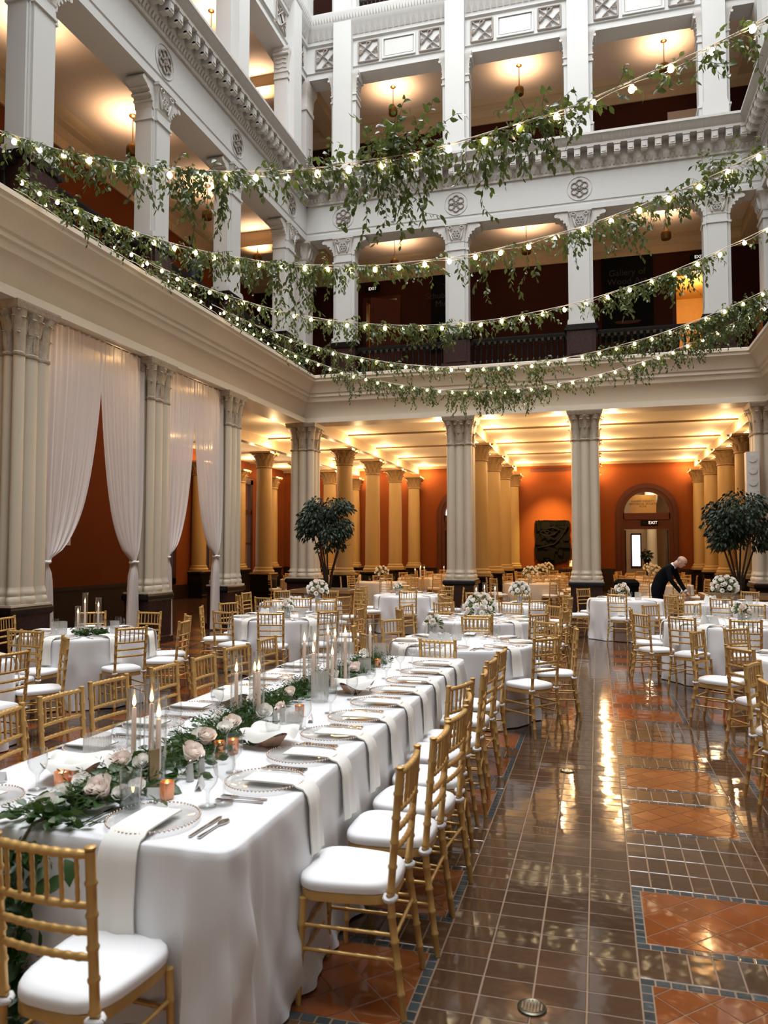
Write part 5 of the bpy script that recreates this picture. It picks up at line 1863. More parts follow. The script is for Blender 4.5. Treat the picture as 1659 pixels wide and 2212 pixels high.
# ---------------------------------------------------------------- warm lit tables in the back hall
HALL = [(-9.4, 23.6, 'at far left'), (-6.3, 22.2, 'behind the left tree'), (-5.9, 25.6, 'deep behind the left tree'), (-5.6, 29.2, 'deepest behind the left tree'), (-1.9, 22.6, 'below the wall relief, nearest'),
        (-1.8, 25.6, 'below the wall relief, middle'), (-1.8, 29.0, 'below the wall relief, furthest'), (1.8, 22.6, 'before the arched doorway, nearest'), (1.75, 25.8, 'before the arched doorway, middle'), (1.8, 29.0, 'before the arched doorway, furthest'), (-9.3, 27.2, 'by the far left windows')]
for ti, (cx, cy_, where) in enumerate(HALL):
    nick = 'hall table ' + where
    r = obj('round_table', None, None, (cx, cy_, 0), 0, label='round %s, hidden under its cloth' % nick, cat='table', group='round tables in the back hall')
    mk('tabletop', MB().lathe([(0, .72), (.74, .72), (.74, .755), (0, .755)], 24), 'wood', r)
    for k in range(4):
        mk('leg', MB().tube([(.5 * cos(k * PI / 2), .5 * sin(k * PI / 2), 0), (.5 * cos(k * PI / 2), .5 * sin(k * PI / 2), .72)], .018, 6), 'steel', r)
    drape('tablecloth', round_outline(.75, 64), .762, (.034, 13), .752, 'warm_lit_linen', 'cloth coloured as if warm lit on the %s' % nick, (cx, cy_, 0), ti + 50, 0, 'warm lit tablecloths in the back hall')
    nm, ns = Names(), Names()
    for k in range(8):
        a = 2 * PI * k / 8 + ti * .37
        w = octant(cx, cy_, a)
        rr_ = 1.17 + JR.uniform(0, .12)
        chair(cx + rr_ * cos(a), cy_ + rr_ * sin(a), -cos(a + JR.uniform(-.15, .15)), -sin(a), 2, 'gold chair %s of %s' % (nm.get(w), nick), 'gold chairs in the back hall')
        if k % 2 == 0:
            w = ns.get(w)
            obj('napkin', NAPS[k % 3], None, (cx + .55 * cos(a), cy_ + .55 * sin(a), TZ), a + PI / 2, label='ivory napkin %s of %s' % (w, nick), cat='napkin', group='ivory napkins')
            obj('water_goblet', GOB, None, (cx + .38 * cos(a + .3), cy_ + .38 * sin(a + .3), TZ), 0, label='water goblet %s of %s' % (w, nick), cat='glass', group='water goblets')
    if ti in (0, 2, 3, 7):
        for k in range(4):
            hurricane(cx + .16 * cos(k * 1.7), cy_ + .16 * sin(k * 1.7), TZ, (.46, .40, .36, .50)[k], 'taper candle on %s, %s of four' % (nick, ('rightmost', 'second', 'third', 'tallest')[k]))
    else:
        arrangement(cx, cy_, TZ, 16, .19, .28, 'rose bouquet in warm light on the ' + nick, True, 30 + ti)
# ================================================================ sheer curtains between the left columns


def curtain(y0, y1, ytie, ztie, side, lab):
    """one panel hung from y0 to y1 at the top, gathered at ytie / ztie, loose below"""
    top = 5.28
    nu, nv = 90, 46
    ycen = ytie

    def fn(u, v):
        z = top + (0.03 - top) * v
        if z > ztie:
            t = (top - z) / (top - ztie)
            t_in = max(0.0, (t - .16) / .84)
            k = .20 * t_in + .38 * t_in ** 2 + .42 * t_in ** 8
            lo, hi = min(y0, y1), max(y0, y1)
            fixed, free = (lo, hi) if side < 0 else (hi, lo)
            e_fix = fixed + (ycen - side * .0 - fixed) * t ** 6
            e_free = free + (ycen - side * .10 - free) * k
            gather = k
        else:
            s = (ztie - z) / ztie
            e_fix = ycen + side * (.02 + .10 * s)
            e_free = ycen - side * (.07 + .13 * s ** .7)
            gather = 1 - .45 * s
        y = e_fix + (e_free - e_fix) * u
        pin = math.exp(-((z - ztie) / .12) ** 2)
        y = y * (1 - .55 * pin) + ycen * .55 * pin
        amp = (.022 + .030 * gather) * (1 - .5 * pin)
        x = amp * (sin(u * 2 * PI * 11 + .5 * sin(v * 3)) + .5 * sin(u * 2 * PI * 5.3 + 1.3))
        return (x, y, z)
    r = mk('curtain', MB().grid(fn, nu, nv), 'sheer', None, 180, loc=(-8.05, 0, 0), label=lab, cat='curtain')
    mb = MB()
    mb.tube([(.065 * cos(t * PI / 8), ycen + .085 * sin(t * PI / 8), ztie + .01 * sin(t)) for t in range(17)], .022, 8, caps=False)
    mk('tie_back', mb, 'napkin', r, 180)
    return r


curtain(9.52, 10.99, 9.70, 1.56, -1, 'sheer white curtain tied back to the nearest left column')
curtain(10.95, 12.22, 12.00, 1.52, 1, 'sheer white curtain tied back left of the second column')
curtain(12.86, 14.09, 13.06, 1.60, -1, 'sheer white curtain tied back right of the second column')
curtain(14.05, 15.30, 15.06, 1.60, 1, 'sheer white curtain tied back to the third left column')
for a, b, lab in ((9.5, 12.25, 'thin curtain rod of the nearer curtained bay'), (12.85, 15.35, 'thin curtain rod of the further curtained bay')):
    mk('curtain_rod', MB().tube([(-8.05, a, 5.28), (-8.05, b, 5.28)], .014, 8), 'steel', None, label=lab, cat='rod')

# ================================================================ string lights with vines across the court
BULB = MB().lathe([(0, -.078), (.014, -.076), (.026, -.064), (.031, -.047), (.028, -.030), (.018, -.014), (.013, -.004)], 12, None, True, True).mesh('bulb', 'bulb', 180)
SOCK = MB().lathe([(.014, -.006), (.015, .020), (.006, .030)], 8).mesh('bulb_socket', 'socket', 60)
VINES = [
    (6.3, (.0602, .2489, 5.41), 'nearest and highest light string across the court', [(-5.85, -5.12, 60, 0.28, 0.06), (-5.18, -4.43, 70, 0.30, 0.05), (-4.53, -3.82, 55, 0.35, 0.06), (-3.87, -3.10, 70, 0.75, 0.04), (-3.03, -2.59, 45, 0.35, 0.10), (-2.64, -2.19, 60, 0.25, 0.28), (-2.08, -1.33, 75, 0.95, 0.50), (-1.07, -0.68, 60, 0.75, 0.05), (-0.72, -0.28, 75, 0.85, 0.35), (-0.25, 0.03, 16, 0.35, 0.10), (0.17, 0.42, 16, 0.30, 0.15), (0.40, 0.73, 16, 0.45, 0.10), (0.86, 1.10, 28, 0.55, 0.15), (1.06, 1.39, 22, 0.45, 0.12)]),
    (8.6, (.0558, .2275, 5.336), 'second light string across the court', [(-7.75, -7.37, 40, 0.25, 0.15), (-7.52, -6.69, 45, 0.25, 0.20), (-6.84, -6.26, 25, 0.50, 0.00), (-6.30, -5.56, 45, 0.50, 0.02), (-5.63, -4.95, 35, 0.35, 0.02), (-5.08, -4.42, 60, 0.35, 0.06), (-4.45, -3.79, 55, 0.45, 0.03), (-3.85, -3.23, 70, 0.95, 0.03), (-3.23, -2.70, 45, 0.45, 0.03), (-2.70, -1.84, 50, 0.20, 0.04), (-1.60, -1.30, 25, 0.25, 0.08), (-1.35, -0.98, 22, 0.75, 0.02), (-1.03, -0.46, 22, 0.70, 0.02), (-0.41, 0.09, 50, 0.45, 0.06), (0.04, 0.67, 50, 0.65, 0.12), (0.71, 1.04, 55, 0.35, 0.10), (0.99, 1.31, 60, 0.35, 0.42), (1.31, 1.76, 45, 0.40, 0.30)]),
    (11.2, (.0531, .212, 5.329), 'third light string across the court', [(-7.64, -6.44, 30, 0.30, 0.05), (-6.36, -5.26, 30, 0.35, 0.05), (-5.26, -3.98, 30, 0.35, 0.05), (-4.13, -3.52, 45, 0.45, 0.03), (-3.59, -2.77, 55, 0.28, 0.03), (-2.84, -1.90, 75, 0.40, 0.03), (-1.97, -1.14, 35, 0.25, 0.02), (-1.17, -0.53, 28, 0.25, 0.02), (-0.27, 0.12, 28, 0.30, 0.05), (0.05, 0.81, 55, 0.45, 0.05), (0.75, 1.53, 70, 0.45, 0.08), (1.95, 2.29, 12, 0.20, 0.02)]),
    (14.2, (.0478, .1681, 5.30), 'fourth light string across the court', [(-7.52, -6.25, 25, 0.30, 0.05), (-6.36, -5.24, 40, 0.35, 0.05), (-5.34, -4.07, 35, 0.35, 0.03), (-4.26, -2.77, 35, 0.40, 0.03), (-2.77, -2.14, 18, 0.25, 0.02), (-2.23, -1.53, 75, 0.85, 0.02), (-1.53, -1.10, 15, 0.25, 0.22), (-1.23, -0.59, 40, 0.90, 0.03), (-0.26, 0.94, 55, 0.35, 0.10), (0.79, 1.87, 55, 0.40, 0.05), (1.72, 2.91, 90, 0.80, 0.12)]),
    (17.3, (.0471, .1971, 5.551), 'farthest and lowest light string across the court', [(-7.7, -6.99, 35, 0.30, 0.05), (-7.12, -5.90, 35, 0.40, 0.03), (-6.02, -5.19, 35, 0.75, 0.03), (-5.31, -4.50, 60, 0.60, 0.03), (-4.50, -3.60, 75, 0.60, 0.03), (-3.38, -2.29, 70, 0.75, 0.03), (-2.50, -1.86, 75, 0.70, 0.02), (-1.97, -1.13, 75, 0.70, 0.02), (-1.13, -0.42, 28, 0.45, 0.03), (-0.32, 0.57, 25, 0.45, 0.02), (0.67, 1.44, 65, 0.60, 0.03), (1.53, 2.65, 75, 0.60, 0.15), (2.65, 3.36, 60, 0.50, 0.15)]),
]
VL = [leafmesh('leaf', .021, .068, 'leaf', .3), leafmesh('leaf', .015, .062, 'leaf', .2), leafmesh('leaf', .026, .070, 'leaf', .35)]
VR = random.Random(5)
XA, XB = XL + .10, XR - .10
for si, (Y, (c2, c1, c0), lab, segs) in enumerate(VINES):
    def zs(x): return c2 * x * x + c1 * x + c0
    st = mk('string_light', MB().tube([(XA + (XB - XA) * k / 60, Y + .012 * sin(k), zs(XA + (XB - XA) * k / 60) + .05) for k in range(61)], .006, 5)
            .tube([(XA + (XB - XA) * k / 60, Y + .03, zs(XA + (XB - XA) * k / 60) + .035 + .02 * sin(k * 1.7)) for k in range(61)], .0035, 4), 'wire', None, 180, label=lab, cat='string lights', group='string lights over the court')
    n = int((XB - XA) / .30)
    x0 = (1.26 - .303 * 30, 1.02 - .30 * 40, 2.22 - .30 * 40, 2.42 - .30 * 40, 2.76 - .30 * 40)[si]
    k = 0
    while True:
        x = x0 + .302 * k
        k += 1
        if x < XA + .05:
            continue
        if x > XB:
            break
        b = obj('bulb', BULB, st, (x, Y, zs(x) + .035 + VR.uniform(-.012, .008)))
        b.scale = (.86, .86, .86)
        b.rotation_euler = (VR.uniform(-.25, .25), VR.uniform(-.25, .25), 0)
        obj('bulb_socket', SOCK, b)
    vine = obj('vine_garland', None, None, (-1.95, Y, 5.2), 0, label='green leafy vine hanging along the ' + lab.replace(' across the court', ''), cat='vine', group='vines hung along the light strings')
    foli, stems = MB(), MB()
    big = []
    O = Vector((-1.95, Y, 5.2))

    def sprig(p, d, L, step, size):
        """a trailing stem with alternate leaves"""
        pts = [p.copy()]
        d = d.normalized()
        m_ = max(2, int(L / step))
        for q in range(m_):
            d = (d + Vector((VR.gauss(0, .22), VR.gauss(0, .22), VR.gauss(-.10, .18)))).normalized()
            p = p + d * step
            pts.append(p.copy())
            s = 1 if q % 2 else -1
            sd = d.cross(Vector((0, 0, 1)))
            if sd.length < .1:
                sd = Vector((1, 0, 0))
            sd = sd.normalized()
            ld = (d * .5 + sd * (s * VR.uniform(.4, 1)) + Vector((0, VR.gauss(0, .5), VR.uniform(-.9, .1)))).normalized()
            sz = size * VR.uniform(.65, 1.2)
            big.append((p - O, ld, sz, VR.uniform(0, 6.28)))
        stems.tube([q - O for q in pts], .0022, 3, caps=False)
    for a, b, den, hang, up in segs:
        a, b = max(a, XA), min(b, XB)
        if b <= a:
            continue
        n = int((b - a) * den * 2.3)
        # runner close to the wire
        x = a
        while x < b:
            sprig(Vector((x, Y + VR.gauss(0, .03), zs(x) + .03)), Vector((1, VR.gauss(0, .5), VR.uniform(-.5, .25))), VR.uniform(.15, .35), .034, .060)
            x += 1.7 / den
        for q in range(max(1, n // 5)):
            x = VR.uniform(a, b)
            L = hang * VR.uniform(.35, 1.0) * (1 - .35 * abs((x - a) / (b - a) * 2 - 1))
            sprig(Vector((x, Y + VR.gauss(0, .05), zs(x) + VR.uniform(-.08, .03))), Vector((VR.gauss(0, .4), VR.gauss(0, .4), -1)), L, .034, .058)
        if up > .08:
            for q in range(max(2, int(n * up * .5))):
                x = VR.uniform(a + (b - a) * .2, b)
                sprig(Vector((x, Y + VR.gauss(0, .04), zs(x) + .04)), Vector((VR.gauss(.35, .4), VR.gauss(0, .4), 1.3)), up * VR.uniform(.5, 1.2), .040, .070)
    # the leaves that show largest are leaf parts of their own on the nearest string
    singles = set()
    if si == 0:
        cp = Vector((0, 0, EYE))
        order = sorted(range(len(big)), key=lambda q: -big[q][2] / ((big[q][0] + O) - cp).length)
        singles = set(order[:290])
    for q, (p, d, sz, roll) in enumerate(big):
        if q in singles:
            o = obj('leaf', VL[q % 3], vine, p)
            e = d.to_track_quat('Y', 'Z').to_euler()
            o.rotation_euler = (e.x, e.y + roll, e.z)
            s = sz / .066
            o.scale = (s, s, s)
        else:
            leaf_into(foli, p, d, sz * .30, sz, roll, .25)
    mk('foliage', foli, 'leaf', vine, 180, kind='stuff')
    mk('stem', stems, 'stem', vine, 180, kind='stuff')
# leaf garland that lies along the foot of the left and back balustrades
vine = obj('balustrade_garland', None, None, (-7.7, 12, 6.6), 0, label='leaf garland trailing along the left cornice below the balustrade', cat='vine', kind='thing')
fo = MB()
for k in range(1500):
    y = VR.uniform(8.3, 19.2)
    if sin(y * 2.1) + .6 * sin(y * 5.3) < -.35:
        continue
    x = max(-7.80, VR.gauss(-7.70, .10))
    z = 6.62 + abs(VR.gauss(0, .16))
    leaf_into(fo, (x + 7.7, y - 12, z - 6.6), (VR.gauss(.3, .6), VR.gauss(0, .7), VR.uniform(-.4, .6)), .019, .064, VR.uniform(0, 6), .2)
mk('foliage', fo, 'leaf', vine, 180, kind='stuff')
sl = mk('fairy_light_string', MB().tube([(-7.52 + .02 * sin(k), 8.3 + k * .2, 6.62 + .012 * sin(k * 2.3)) for k in range(54)], .005, 5), 'wire', None, 180, label='small bulb string lying along the left cornice', cat='string lights')
FB = MB().lathe([(0, -.02), (.016, -.012), (.020, .006), (.012, .024), (0, .03)], 10).mesh('bulb', 'bulb', 180)
for k in range(26):
    if 9 < k < 22 or k % 2:
        obj('bulb', FB, sl, (-7.50, 8.5 + k * .40, 6.655))

# ================================================================ ficus trees in planters


def tree(x, y, seed, lab, plab):
    rr = random.Random(seed)
    p = mk('planter', MB().bx(-.72, .72, -.55, .55, 0, .70).bx(-.76, .76, -.59, .59, .70, .78).bx(-.74, .74, -.57, .57, 0, .08), 'planter', None, loc=(x, y, 0), label=plab, cat='planter')
    mk('soil', MB().bx(-.66, .66, -.49, .49, .775, .79), 'bark', p)
    t = obj('ficus_tree', None, None, (x, y, .785), 0, label=lab, cat='tree')
    tr = MB()
    tips = []
    for k in range(6):
        a = k * 1.05 + rr.uniform(-.3, .3)
        p0 = Vector((.05 * cos(a), .05 * sin(a), -.02))
        p1 = Vector((.12 * cos(a), .12 * sin(a), .40))
        p2 = Vector((.30 * cos(a), .30 * sin(a), .95))
        p3 = Vector((.50 * cos(a), .50 * sin(a), 1.6))
        tr.tube([p0, p1, p2, p3], [.030, .024, .017, .007], 7)
        for q in range(4):
            b = a + rr.uniform(-1, 1)
            s = p2 + (p3 - p2) * rr.uniform(0, .8)
            e = s + Vector((.3 * cos(b), .3 * sin(b), rr.uniform(.1, .45)))
            tr.tube([s, e], [.010, .004], 5)
    mk('trunk', tr, 'bark', t, 60)
    f = MB()
    lumps = [(rr.uniform(-.52, .52), rr.uniform(-.52, .52), 1.0 + rr.uniform(.0, 1.1)) for _ in range(30)]
    cen = Vector((0, 0, 1.55))
    for k in range(4200):
        lx, ly, lz = lumps[k % 30]
        d = Vector((rr.gauss(0, 1), rr.gauss(0, 1), rr.gauss(0, 1))).normalized()
        p = Vector((lx, ly, lz)) + d * (.26 * rr.random() ** .4)
        q = p - cen
        if (q.x / .80) ** 2 + (q.y / .80) ** 2 + (q.z / .80) ** 2 > 1:
            continue
        if p.z < .82 + .35 * (1 - min(1, math.hypot(p.x, p.y) / .6)):
            continue
        leaf_into(f, p, Vector((p.x, p.y, 0)).normalized() * .6 + d * .5 + Vector((0, 0, -.55)), .024, rr.uniform(.075, .105), rr.uniform(0, 6), .3)
    mk('foliage', f, 'leaf_tree', t, 180, kind='stuff')


tree(-6.42, 17.75, 3, 'dark green ficus tree with several slim trunks in the back left corner', 'brown box planter under the left ficus tree')
tree(2.95, 18.0, 8, 'dark green ficus tree with several slim trunks in the back right corner', 'brown box planter under the right ficus tree')

# ================================================================ wall relief, signs, small fittings
r = obj('wall_relief', None, None, (-1.84, HBY - .06, 2.06), 0, label='large blackened carved wood relief on the glowing orange wall', cat='sculpture')
back = [(-.70, -.74), (-.62, -.76), (-.60, -.84), (-.45, -.82), (-.40, -.90), (-.22, -.88), (-.18, -.98), (.12, -.97), (.16, -.88), (.36, -.90), (.40, -.80), (.58, -.84), (.62, -.70), (.72, -.66), (.74, -.30), (.68, -.22), (.72, .2), (.69, .55), (.73, .60), (.72, .90), (.5, .93), (.2, .90), (-.3, .94), (-.55, .90), (-.70, .92), (-.72, .5), (-.68, .1), (-.73, -.1), (-.72, -.5)]
mb = MB().add([(x, 0, z) for x, z in back] + [(x, -.08, z) for x, z in back], [tuple(range(len(back), 2 * len(back)))] + [(i, (i + 1) % len(back), len(back) + (i + 1) % len(back), len(back) + i) for i in range(len(back))])
mk('back_board', mb, 'sculpt', r, 20)
q_ = random.Random(4)
for k in range(34):
    x, z = q_.uniform(-.58, .58), q_.uniform(-.78, .78)
    w, h = q_.uniform(.05, .20), q_.uniform(.04, .14)
    mk('carved_block', MB().bx(-w, w, -q_.uniform(.03, .10), 0, -h, h, Matrix.Rotation(q_.choice((0, 0, .3, -.5, .8)), 4, 'Y')), 'sculpt', r, 20, loc=(x, -.08, z))
for pts in ([(-.5, .35), (-.3, .55), (0, .6), (.3, .5), (.1, .3), (-.2, .25), (-.5, .35)], [(.65, .65), (.4, .2), (.1, -.1), (-.3, -.2), (-.6, -.25)], [(-.35, .45), (-.2, .5), (-.1, .42), (-.2, .36), (-.35, .45)]):
    mk('carved_moulding', MB().tube([(x, -.13, z) for x, z in pts], .045, 6), 'sculpt', r, 60)
for k in range(14):
    mk('spindle', MB().lathe([(.03, 0), (.02, .05), (.03, .1), (.015, .15), (.03, .2)], 6), 'sculpt', r, 60, loc=(-.52 + .08 * k, -.13, .72))
obj('wall_plaque', MB().bx(-.14, .14, -.02, 0, -.13, .13).mesh('wall_plaque', 'paper'), None, (-1.0, HBY, 1.15), 0, label='small white label card right of the wall relief', cat='label')


def text(body, size, m, parent, loc, rot=(PI / 2, 0, 0), sp=1.0, name='lettering'):
    c = bpy.data.curves.new(name, 'FONT')
    c.body = body
    c.size = size
    c.align_x = 'CENTER'
    c.align_y = 'CENTER'
    c.extrude = .002
    c.space_line = sp
    c.materials.append(M[m])
    t = bpy.data.objects.new(name, c)
    COL.objects.link(t)
    dg = bpy.context.evaluated_depsgraph_get()
    me = bpy.data.meshes.new_from_object(t.evaluated_get(dg))
    me.name = name
    bpy.data.objects.remove(t)
    o = obj(name, me, parent, loc)
    o.rotation_euler = rot
    return o


text('RAMSEY COUNTY\nHISTORICAL SOCIETY\nRCHS', .115, 'letter_dark', lb, (-.08, -.006, .40))
ES = glow('exit_letters', (1.0, .93, .85), .9)
for x, y, z, lab, s in ((2.08, HBY - .16, 2.84, 'dark EXIT sign above the arched doorway', 1.0), (2.93, GY - .05, 10.14, 'small EXIT sign above the right golden doorway', .75), (-6.85, GY - .05, 10.12, 'small EXIT sign above the left gallery doorway', .75)):
    e = obj('exit_sign', MB().bx(-.33 * s, .33 * s, 0, .05, -.11 * s, .11 * s).mesh('exit_sign', 'black'), None, (x, y, z), 0, label=lab, cat='sign')
    M['exit_letters'] = ES
    text('EXIT', .17 * s, 'exit_letters', e, (.14 * s if s == 1 else 0, -.006, 0))
    if s == 1:
        text('>>', .10, 'sign_white', e, (-.20, -.006, 0), name='arrow_mark')
for x, z, w, h, body, lab in ((-4.35, 9.15, 1.15, 2.5, 'The\nSchubert Club\nMuseum', 'tall black museum sign on the second floor back wall'), (.95, 9.2, 1.45, 2.7, 'Gallery of\nWood Art', 'wide black gallery sign on the second floor back wall')):
    s = obj('museum_sign', MB().bx(-w / 2, w / 2, 0, .03, -h / 2, h / 2).mesh('museum_sign', 'black'), None, (x, GY - .04, z), 0, label=lab, cat='sign')
    text(body, .26, 'sign_white', s, (0, -.006, .55))
    if w > 1.3:
        mk('bowl_picture', MB().lathe([(0, 0), (.30, .02), (.38, .08), (.3, .1), (0, .1)], 24, Matrix.Translation((0, .0, -.85)) @ Matrix.Scale(.02, 4, (0, 1, 0))), 'red_wood', s, 60)
# third floor framed opening
r = obj('gallery_panel', MB().bx(-.45, .45, 0, .04, -.42, .42).mesh('gallery_panel', 'gceil'), None, (2.6, GY - .05, 14.1), 0, label='pale pinkish wall panel on the third floor at the right', cat='panel')
r = obj('gallery_panel', MB().bx(-.45, .45, 0, .04, -.30, .30).mesh('gallery_panel', 'gceil'), None, (-5.95, GY - .05, 13.5), 0, label='pale pinkish wall panel on the third floor at the left', cat='panel')
for (x, y, z, rz), lab in (((GX + .01, 13.95, 1.93, PI / 2), 'white light switch on the left aisle wall'), ((-7.0 + .9, HBY - .01, 1.95, 0), 'white switch plate on the hall back wall'), ((4.35, HBY - .01, 2.2, 0), 'white thermostat on the hall back wall')):
    s = obj('switch_plate', MB().bx(-.06, .06, -.012, 0, -.09, .09).mesh('switch_plate', 'grey_plastic'), None, (x, y, z), rz, label=lab, cat='switch')
    mk('toggle', MB().bx(-.012, .012, -.025, -.012, -.02, .02), 'paper', s)
# loudspeaker on the right corner column
r = obj('wall_speaker', None, None, (3.58, 19.75, 3.35), 0, label='tall pale column loudspeaker on the right corner column', cat='speaker')
mk('speaker_body', MB().bx(-.14, .14, -.13, .13, -.72, .72), 'grey_plastic', r)
for k in range(5):
    mk('speaker_cone', MB().lathe([(0, .0), (.09, .0), (.10, .012), (.085, .014), (0, .004)], 16, Matrix.Rotation(PI / 2, 4, 'X')), 'grey_plastic', r, 60, loc=(0, -.13, -.56 + .28 * k))
# bin beside the doorway column
r = obj('recycling_bin', MB().rings([sq(.26, 0), sq(.29, .80), sq(.31, .82), sq(.31, .90), sq(.22, .98)]).mesh('recycling_bin', 'black'), None, (.72, 20.75, 0), 0, label='black recycling bin right of the doorway column', cat='bin')
mb = MB()
for k in range(3):
    a = k * 2 * PI / 3 + PI / 2
    b = a + 2 * PI / 3 * .78
    p, q = Vector((.095 * cos(a), -.295, .62 + .095 * sin(a))), Vector((.095 * cos(b), -.295, .62 + .095 * sin(b)))
    mb.tube([p, q], .012, 4)
    d = (q - p).normalized()
    nrm = Vector((-d.z, 0, d.x))
    mb.add([q + nrm * .032, q - nrm * .032, q + d * .045], [(0, 1, 2)])
mk('recycling_mark', mb, 'paper', r)
# dark bundle hanging in the left second floor gallery
r = obj('hanging_bundle', None, None, (-8.4, 14.6, 7.9), .4, label='dark blue-black bundle hanging in the left second floor gallery', cat='bundle')
mk('bundle_core', MB().lathe([(.0, -.25), (.10, -.24), (.13, .1), (.09, .18), (0, .2)], 14, Matrix.Rotation(.5, 4, 'X')), 'blue_cloth', r, 60)
mk('drape_fold', MB().grid(lambda u, v: (.16 * cos(5 * u) * (1 - .3 * v), .16 * sin(5 * u) * (1 - .3 * v), .12 - .55 * v), 18, 5), 'blue_cloth', r, 180)
mk('hanging_bar', MB().tube([(0, 0, .15), (-.12, 0, .7)], .02, 6), 'black', r, 60)

# lobby: column, urn with plant on a stand
r = obj('column', None, None, (2.45, 37.2, 0), 0, label='pale lobby column seen through the arched doorway', cat='column', kind='structure')
mk('shaft', MB().lathe([(.26, 0), (.26, .9), (.22, .95), (.21, 3.8), (.30, 4.1), (.33, 4.9)], 20), 'stone', r, 50)
r = obj('plant_stand', None, None, (2.15, 36.2, 0), 0, label='dark leafy plant on a thin black stand in the lobby', cat='plant')
mk('stand', MB().lathe([(.18, 0), (.18, .03), (.03, .06), (.03, 1.0), (.16, 1.05), (.16, 1.1), (.1, 1.1), (.14, 1.3), (.12, 1.3)], 14), 'black', r, 50)
mb = MB()
for k in range(160):
    d = Vector((RV.gauss(0, 1), RV.gauss(0, 1), RV.gauss(.2, .8))).normalized()
    leaf_into(mb, Vector((0, 0, 1.5)) + d * RV.uniform(.05, .2), d, .03, .16, RV.uniform(0, 6), .3)
mk('foliage', mb, 'leaf_tree', r, 180, kind='stuff')

# ================================================================ the man bending over the tables


def skin_body(name, joints, bones, m, parent, loc=(0, 0, 0), root=0, lev=2):
    me = bpy.data.meshes.new(name)
    me.from_pydata([j[0] for j in joints], bones, [])
    me.materials.append(M[m])
    o = bpy.data.objects.new(name, me)
    COL.objects.link(o)
    o.parent = parent
    o.location = loc
    md = o.modifiers.new('skin', 'SKIN')
    md.use_smooth_shade = True
    sk = me.skin_vertices[0].data if me.skin_vertices else None
    if sk is None:
        me.attributes.new('skin_vertices', 'FLOAT', 'POINT')
    for i, j in enumerate(joints):
        rad = j[1] if isinstance(j[1], tuple) else (j[1], j[1])
        sk[i].radius = rad
        sk[i].use_root = (i == root)
    sb = o.modifiers.new('smooth', 'SUBSURF')
    sb.levels = sb.render_levels = lev
    return o


man = obj('person', None, None, (1.27, 16.72, 0), math.radians(-24), label='bald man in a black suit bending forward over a table', cat='person')
J = [((-.10, 0, .95), (.15, .15)), ((-.04, 0, 1.08), (.155, .15)), ((.06, 0, 1.22), (.165, .15)), ((.17, 0, 1.34), (.15, .13)), ((.25, 0, 1.41), (.075, .075)), ((.30, 0, 1.455), .055)]
B = [(0, 1), (1, 2), (2, 3), (3, 4), (4, 5)]
for s in (-1, 1):
    n = len(J)
    J += [((.20, s * .17, 1.36), .070), ((.27, s * .225, 1.13), .052), ((.42, s * .16, .915), .040), ((.455, s * .145, .875), .032)]
    B += [(3, n), (n, n + 1), (n + 1, n + 2), (n + 2, n + 3)]
for s in (-1, 1):
    n = len(J)
    J += [((-.09, s * .10, .86), .105), ((-.03, s * .105, .50), .068), ((-.06, s * .11, .10), .052), ((.10, s * .12, .04), (.045, .035))]
    B += [(0, n), (n, n + 1), (n + 1, n + 2), (n + 2, n + 3)]
skin_body('suit', J, B, 'suit', man)
mb = MB()


def head_pt(a, z):
    """head profile: z from 0 (chin) to 1 (crown), a = 0 faces +x"""
    prof = [(0.0, .030), (.08, .052), (.2, .066), (.38, .076), (.55, .084), (.72, .086), (.86, .072), (.95, .045), (1.0, .004)]
    for (z0, r0), (z1, r1) in zip(prof, prof[1:]):
        if z0 <= z <= z1:
            rad = r0 + (r1 - r0) * (z - z0) / (z1 - z0)
            break
    x = rad * cos(a) * (1.18 if cos(a) < 0 else 1.12)
    y = rad * sin(a) * .92
    if cos(a) > .86:
        x += .022 * max(0, 1 - abs(z - .42) / .10) * (cos(a) - .86) / .14
        x -= .008 * max(0, 1 - abs(z - .55) / .06)
        x += .006 * max(0, 1 - abs(z - .25) / .05) + .012 * max(0, 1 - abs(z - .06) / .1)
    return Vector((x, y, z * .235))


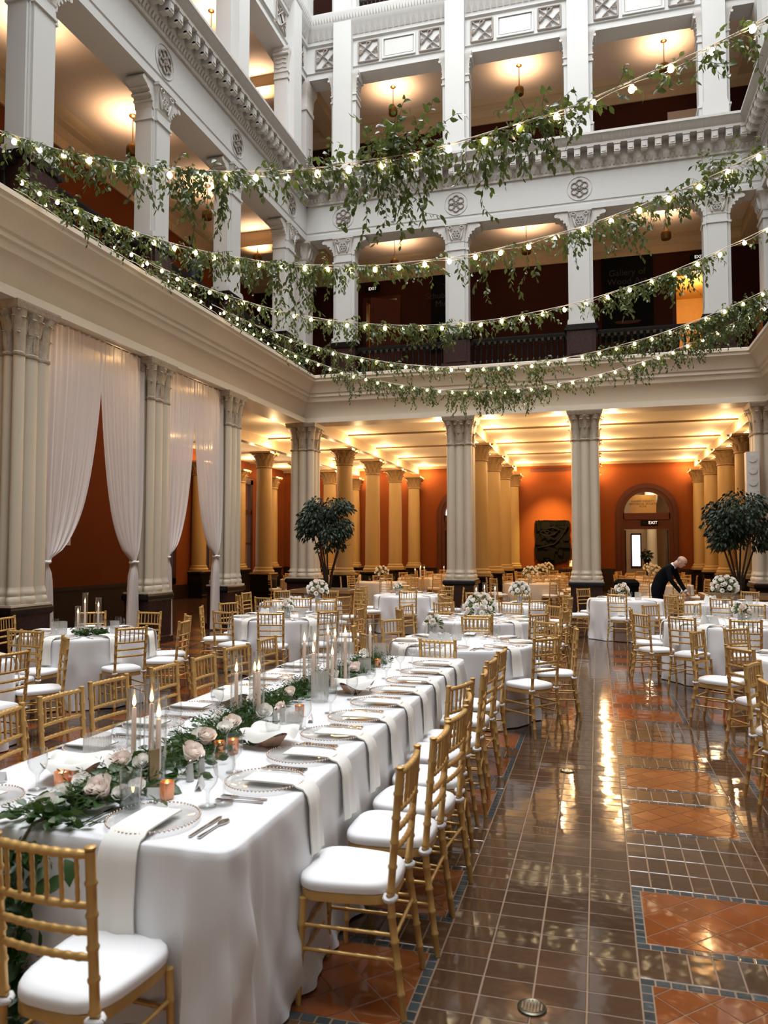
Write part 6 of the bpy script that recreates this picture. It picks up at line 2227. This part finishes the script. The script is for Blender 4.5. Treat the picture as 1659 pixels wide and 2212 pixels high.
rg = [[head_pt(2 * PI * i / 28, k / 22) for i in range(28)] for k in range(23)]
Hm = Matrix.Translation((.34, 0, 1.405)) @ Matrix.Rotation(.62, 4, 'Y') @ Matrix.Translation((0.01, 0, 0))
hd = mk('head', MB().rings(rg, True, True, True, Hm), 'skin', man, 180)
mk('neck', MB().tube([(.235, 0, 1.39), (.30, 0, 1.45), (.36, 0, 1.50)], [.060, .056, .054], 14), 'skin', man, 180)
mb = MB()
for s in (-1, 1):
    mb.lathe([(0, 0), (.018, .002), (.024, .010), (.016, .014), (0, .008)], 10, Hm @ Matrix.Translation((-.005, s * .074, .115)) @ Matrix.Rotation(-s * PI / 2, 4, 'X') @ Matrix.Scale(1.4, 4, (0, 1, 0)))
mk('ear', mb, 'skin', hd, 60)
mb = MB()
for s in (-1, 1):
    mb.lathe([(0, 0), (.010, .002), (.008, .006), (0, .008)], 8, Hm @ Matrix.Translation((.083, s * .030, .130)) @ Matrix.Rotation(PI / 2, 4, 'Y'))
mk('eye', mb, 'black', hd, 60)
mk('hair_fringe', MB().rings([[head_pt(PI * .42 + PI * 1.16 * i / 16, k) * 1.03 for i in range(17)] for k in (.42, .5, .58, .66)], False, False, False, Hm), 'hair', hd, 180)
mk('shirt_collar', MB().tube([(.245, 0, 1.415), (.275, 0, 1.435)], [.072, .066], 16), 'shirt', man, 180)
for s in (-1, 1):
    w = Vector((.455, s * .145, .878))
    mk('shirt_cuff', MB().tube([w - Vector((.03, 0, -.035)), w - Vector((0, 0, -.005))], [.040, .038], 12), 'shirt', man, 180)
    HJ = [(tuple(w), .026), (tuple(w + Vector((.035, -s * .004, -.04))), (.020, .034)), (tuple(w + Vector((.055, -s * .004, -.07))), (.016, .036))]
    HB = [(0, 1), (1, 2)]
    for k, (off, L) in enumerate(((-.028, .062), (-.010, .072), (.009, .068), (.026, .052))):
        n = len(HJ)
        b = w + Vector((.058, off, -.075))
        HJ += [(tuple(b), .0095), (tuple(b + Vector((L * .35, 0, -L * .42))), .0088), (tuple(b + Vector((L * .42, 0, -L * .85))), .0075)]
        HB += [(2, n), (n, n + 1), (n + 1, n + 2)]
    n = len(HJ)
    HJ += [(tuple(w + Vector((.04, -s * .036, -.035))), .011), (tuple(w + Vector((.07, -s * .050, -.06))), .009)]
    HB += [(1, n), (n, n + 1)]
    skin_body('hand', HJ, HB, 'skin', man, lev=1)
